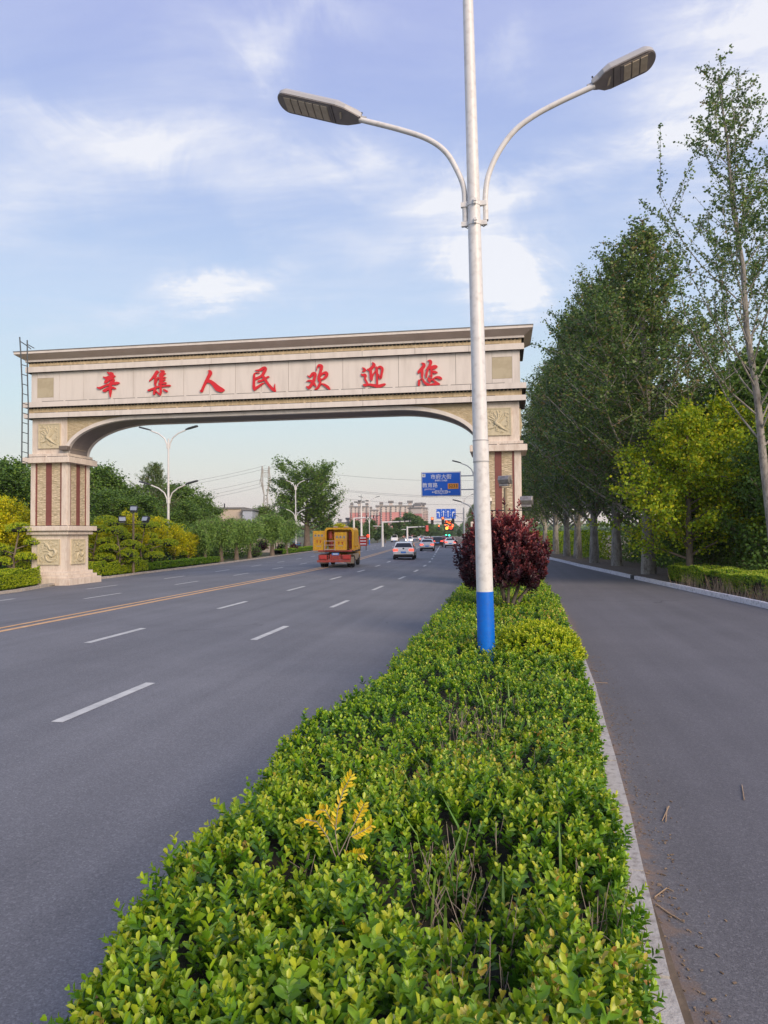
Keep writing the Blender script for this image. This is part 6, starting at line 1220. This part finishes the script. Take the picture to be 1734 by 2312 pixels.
tower(943, 974, 1148, 430, 'pink apartment block turned along the avenue, at the right end of the group', 17, 7, yw=R(64))
# pale low building and small roofs behind the willows
def shed(x0, x1, yt, yb, d_, mat, label, nm='low_building', roof=None, cat='building', win=0):
    a = at_depth(x0, 1206, d_); b = at_depth(x1, 1206, d_); w = (b-a).length; c = (a+b)/2; H_ = 2.3+(1206-yt)/1640*d_; r_ = empty(nm, (c.x, c.y, 0), math.atan2(b.y-a.y, b.x-a.x)); tag(r_, label, cat); MB().box((0, 3, H_/2), (w, 6, H_)).build('wall', mat, r_); MB().box((0, 3, H_+.1), (w+.4, 6.4, .22)).build('roof', roof or M_apg, r_)
    for k in range(win): MB().box((0, 0, 0), (w/win*.5, .06, .9)).build('window', M_apwin, r_, (-w/2+(k+.5)*w/win, -.04, H_*.62))
    return r_
M_beige = material('beige render', (.50, .42, .33), .85, (.56, .47, .37), .5, 3)
shed(488, 548, 1147, 1200, 105, M_beige, 'long beige flat roofed building above the willows', win=4); shed(548, 570, 1151, 1200, 104, material('pale blue panel', (.42, .46, .52), .6), 'pale grey blue building end next to the beige building', win=2); shed(585, 604, 1170, 1200, 100, material('grey tile wall', (.33, .31, .30), .8), 'small grey roofed house behind the willows', win=1)
shed(500, 640, 1221, 1240, 92, material('whitewashed wall', (.52, .47, .42), .85, (.44, .38, .33), .6, 5), 'long low pale wall behind the willow trunks', 'boundary_wall', M_beige, 'wall')
# power pylon
M_pyl = material('pylon steel', (.38, .36, .32), .6); q = at_depth(600, 1204, 300); q.z = 0; py = empty('power_pylon', q, R(20)); tag(py, 'tall lattice power pylon beyond the willows', 'pylon'); S_ = 300/1640
def pz(y): return 2.3+(1207-y)*S_
mb = MB(); L_ = [(-5*S_, pz(1200)), (-4.2*S_, pz(1140)), (-3.2*S_, pz(1120))]
for s in (-1, 1):
    for yy_ in (-1, 1): mb.tube([(s*8*S_, yy_*1.2, 0), (s*4.5*S_, yy_*.9, pz(1135)), (s*3.2*S_, yy_*.6, pz(1118))], .26, 4)
for k in range(9):
    za, zb_ = pz(1200-k*8.5), pz(1200-(k+1)*8.5); wa, wb = (7.5-k*.45)*S_, (7.5-(k+1)*.45)*S_; mb.tube([(-wa, -1, za), (wb, -1, zb_)], .12, 3); mb.tube([(wa, -1, za), (-wb, -1, zb_)], .12, 3)
mb.build('lattice_mast', M_pyl, py)
mb = MB()
for s in (-1, 1):
    out = [(s*3.2*S_, pz(1118)), (s*10.5*S_, pz(1085)), (s*8.6*S_, pz(1066)), (s*7.5*S_, pz(1052))]; inn = [(s*3.2*S_, pz(1118)), (s*6.3*S_, pz(1092)), (s*5.8*S_, pz(1064)), (s*7.5*S_, pz(1052))]
    mb.tube([(a, 0, b) for a, b in out], .24, 4); mb.tube([(a, 0, b) for a, b in inn], .2, 4)
    for t in range(9): f = (t+.5)/9*2.7; i = int(f); g1_, g2_ = f-i, min(f+.35, 3)-int(min(f+.35, 2.99)); A_ = (out[i][0]*(1-g1_)+out[i+1][0]*g1_, out[i][1]*(1-g1_)+out[i+1][1]*g1_); j = int(min(f+.35, 2.99)); B_ = (inn[j][0]*(1-g2_)+inn[j+1][0]*g2_, inn[j][1]*(1-g2_)+inn[j+1][1]*g2_); mb.tube([(A_[0], 0, A_[1]), (B_[0], 0, B_[1])], .06, 3)
    mb.tube([(s*6*S_, 0, pz(1085)), (s*13*S_, 0, pz(1084))], .09, 4); mb.tube([(s*13*S_, 0, pz(1084)), (s*13*S_, 0, pz(1094))], .07, 4)
for z_ in (1062, 1066): mb.tube([(-8.5*S_, 0, pz(z_)), (8.5*S_, 0, pz(z_))], .1, 4)
for x in (-3, 0, 3): mb.tube([(x*S_*.9, 0, pz(1066)), (x*S_*.9, 0, pz(1078))], .07, 4)
mb.build('lattice_head', M_pyl, py)
# cables
def wire(a, b, sag, r_, nm='power_line', parent=None, label=None):
    pts = [a.lerp(b, t)-Vector((0, 0, sag*4*t*(1-t))) for t in [k/14 for k in range(15)]]; mb = MB(); mb.tube([p-a for p in pts], r_, 3, False); o = mb.build(nm, material('cable', (.16, .16, .17), .6), loc=tuple(a), fix=False); tag(o, label, 'cable', 'power lines crossing the sky'); return o
wl2 = [((600, 1051), (430, 1083)), ((612, 1055), (430, 1090)), ((588, 1083), (430, 1108)), ((588, 1092), (430, 1120)), ((600, 1096), (430, 1128))]
for k, ((xa, ya), (xb, yb)) in enumerate(wl2): wire(at_depth(xa, ya, 300), at_depth(xb-150, yb+26, 262), 1.0, .055, label=['highest cable running left from the pylon head', 'second cable running left from the pylon head', 'middle cable running left from the pylon arm', 'fourth cable left of the pylon, close above the lowest', 'lowest cable running left from the pylon'][k])
for k, ((xa, ya), (xb, yb)) in enumerate([((612, 1053), (1100, 1084)), ((612, 1084), (1100, 1120)), ((612, 1086), (1100, 1124)), ((612, 1104), (1100, 1139))]): wire(at_depth(xa, ya, 300), at_depth(xb, yb, 330), 2.2, .06, label=['faint highest cable crossing right of the pylon', 'cable crossing behind the blue direction sign', 'twin cable just below the one behind the direction sign', 'lowest cable passing above the apartments'][k])
q = gp(507, 1236, 0); up_ = empty('utility_pole', q); tag(up_, 'dark wooden utility pole with crossarm between the beige building and the willows', 'utility pole'); dq = (q-CAM).dot(FW); Hq = 2.3+(1206-1135)/1640*dq
mb = MB(); mb.tube([(0, 0, 0), (0, 0, Hq)], [.16, .12], 8); mb.build('pole', M_dark, up_)
for z_ in (Hq-.9, Hq-1.4): mb = MB(); mb.box((0, 0, z_), (1.6, .1, .12)); mb.build('crossarm', M_dark, up_)
for k, (xb, yb) in enumerate([(300, 1142), (300, 1160), (180, 1170)]): wire(q+Vector((0, 0, Hq-.9-.3*k)), at_depth(xb, yb, 62), 1.0, .022, label=['thin dark cable from the utility pole towards the left gate pillar, upper', 'thin dark cable from the utility pole towards the left pillar, middle', 'thin dark cable from the utility pole towards the left pillar, lowest'][k])
# dark sign post and small plum shrubs by the willows
q = gp(622, 1250, 0); mb = MB(); mb.tube([(0, 0, 0), (0, 0, 3.6)], .06, 8); e_ = empty('thin_post', q); tag(e_, 'thin dark post between the fifth and sixth willows', 'post'); mb.build('post', M_dark, e_); mb = MB(); mb.box((0, 0, 3.5), (.5, .1, .3)); mb.build('small_box', M_dark, e_)
for k, (x, y, r_) in enumerate([(591, 1252, .8), (635, 1250, .55), (663, 1248, .5)]):
    q = gp(x, y, .05); e_ = empty('purple_shrub', q); tag(e_, ['purple leaved shrub between the fourth and fifth willows', 'small purple shrub beside the dark post', 'small purple shrub at the foot of the second lamp'][k], 'shrub', 'small purple shrubs under the willows'); leafy_blob('purple_leaves', (0, 0, r_*1.25), (r_, r_, r_*.9), 260, 3, .14, L_plum, e_, (.1, .6), six=False, seed=k, imat=MATS['plum interior']); mb = MB(); mb.tube([(0, 0, 0), (0, 0, r_)], .04, 6); mb.build('stem', M_barkb, e_)
q = gp(575, 1258, .05); e_ = empty('green_shrub', q); tag(e_, 'round green shrub right of the slim fourth willow', 'shrub'); leafy_blob('shrub_leaves', (0, 0, .5), (.8, .7, .6), 260, 3, .12, L_tree, e_, (.1, .7), six=False, seed=9)

# ================================================================== evening haze over the whole place
hm = bpy.data.materials.new('haze'); hm.use_nodes = True; hn = hm.node_tree; hn.nodes.clear(); ho = node(hn, 'ShaderNodeOutputMaterial'); pv = node(hn, 'ShaderNodeVolumePrincipled', inp={'Color': (.93, .93, .95, 1), 'Density': .00020, 'Anisotropy': .2}); link(hn, pv.outputs[0], ho.inputs['Volume'])
mb = MB(); mb.box((0, 690, 32), (2600, 1700, 66)); o = mb.build('haze', hm); tag(o, 'thin pale evening haze over the road', 'haze', kind='stuff')
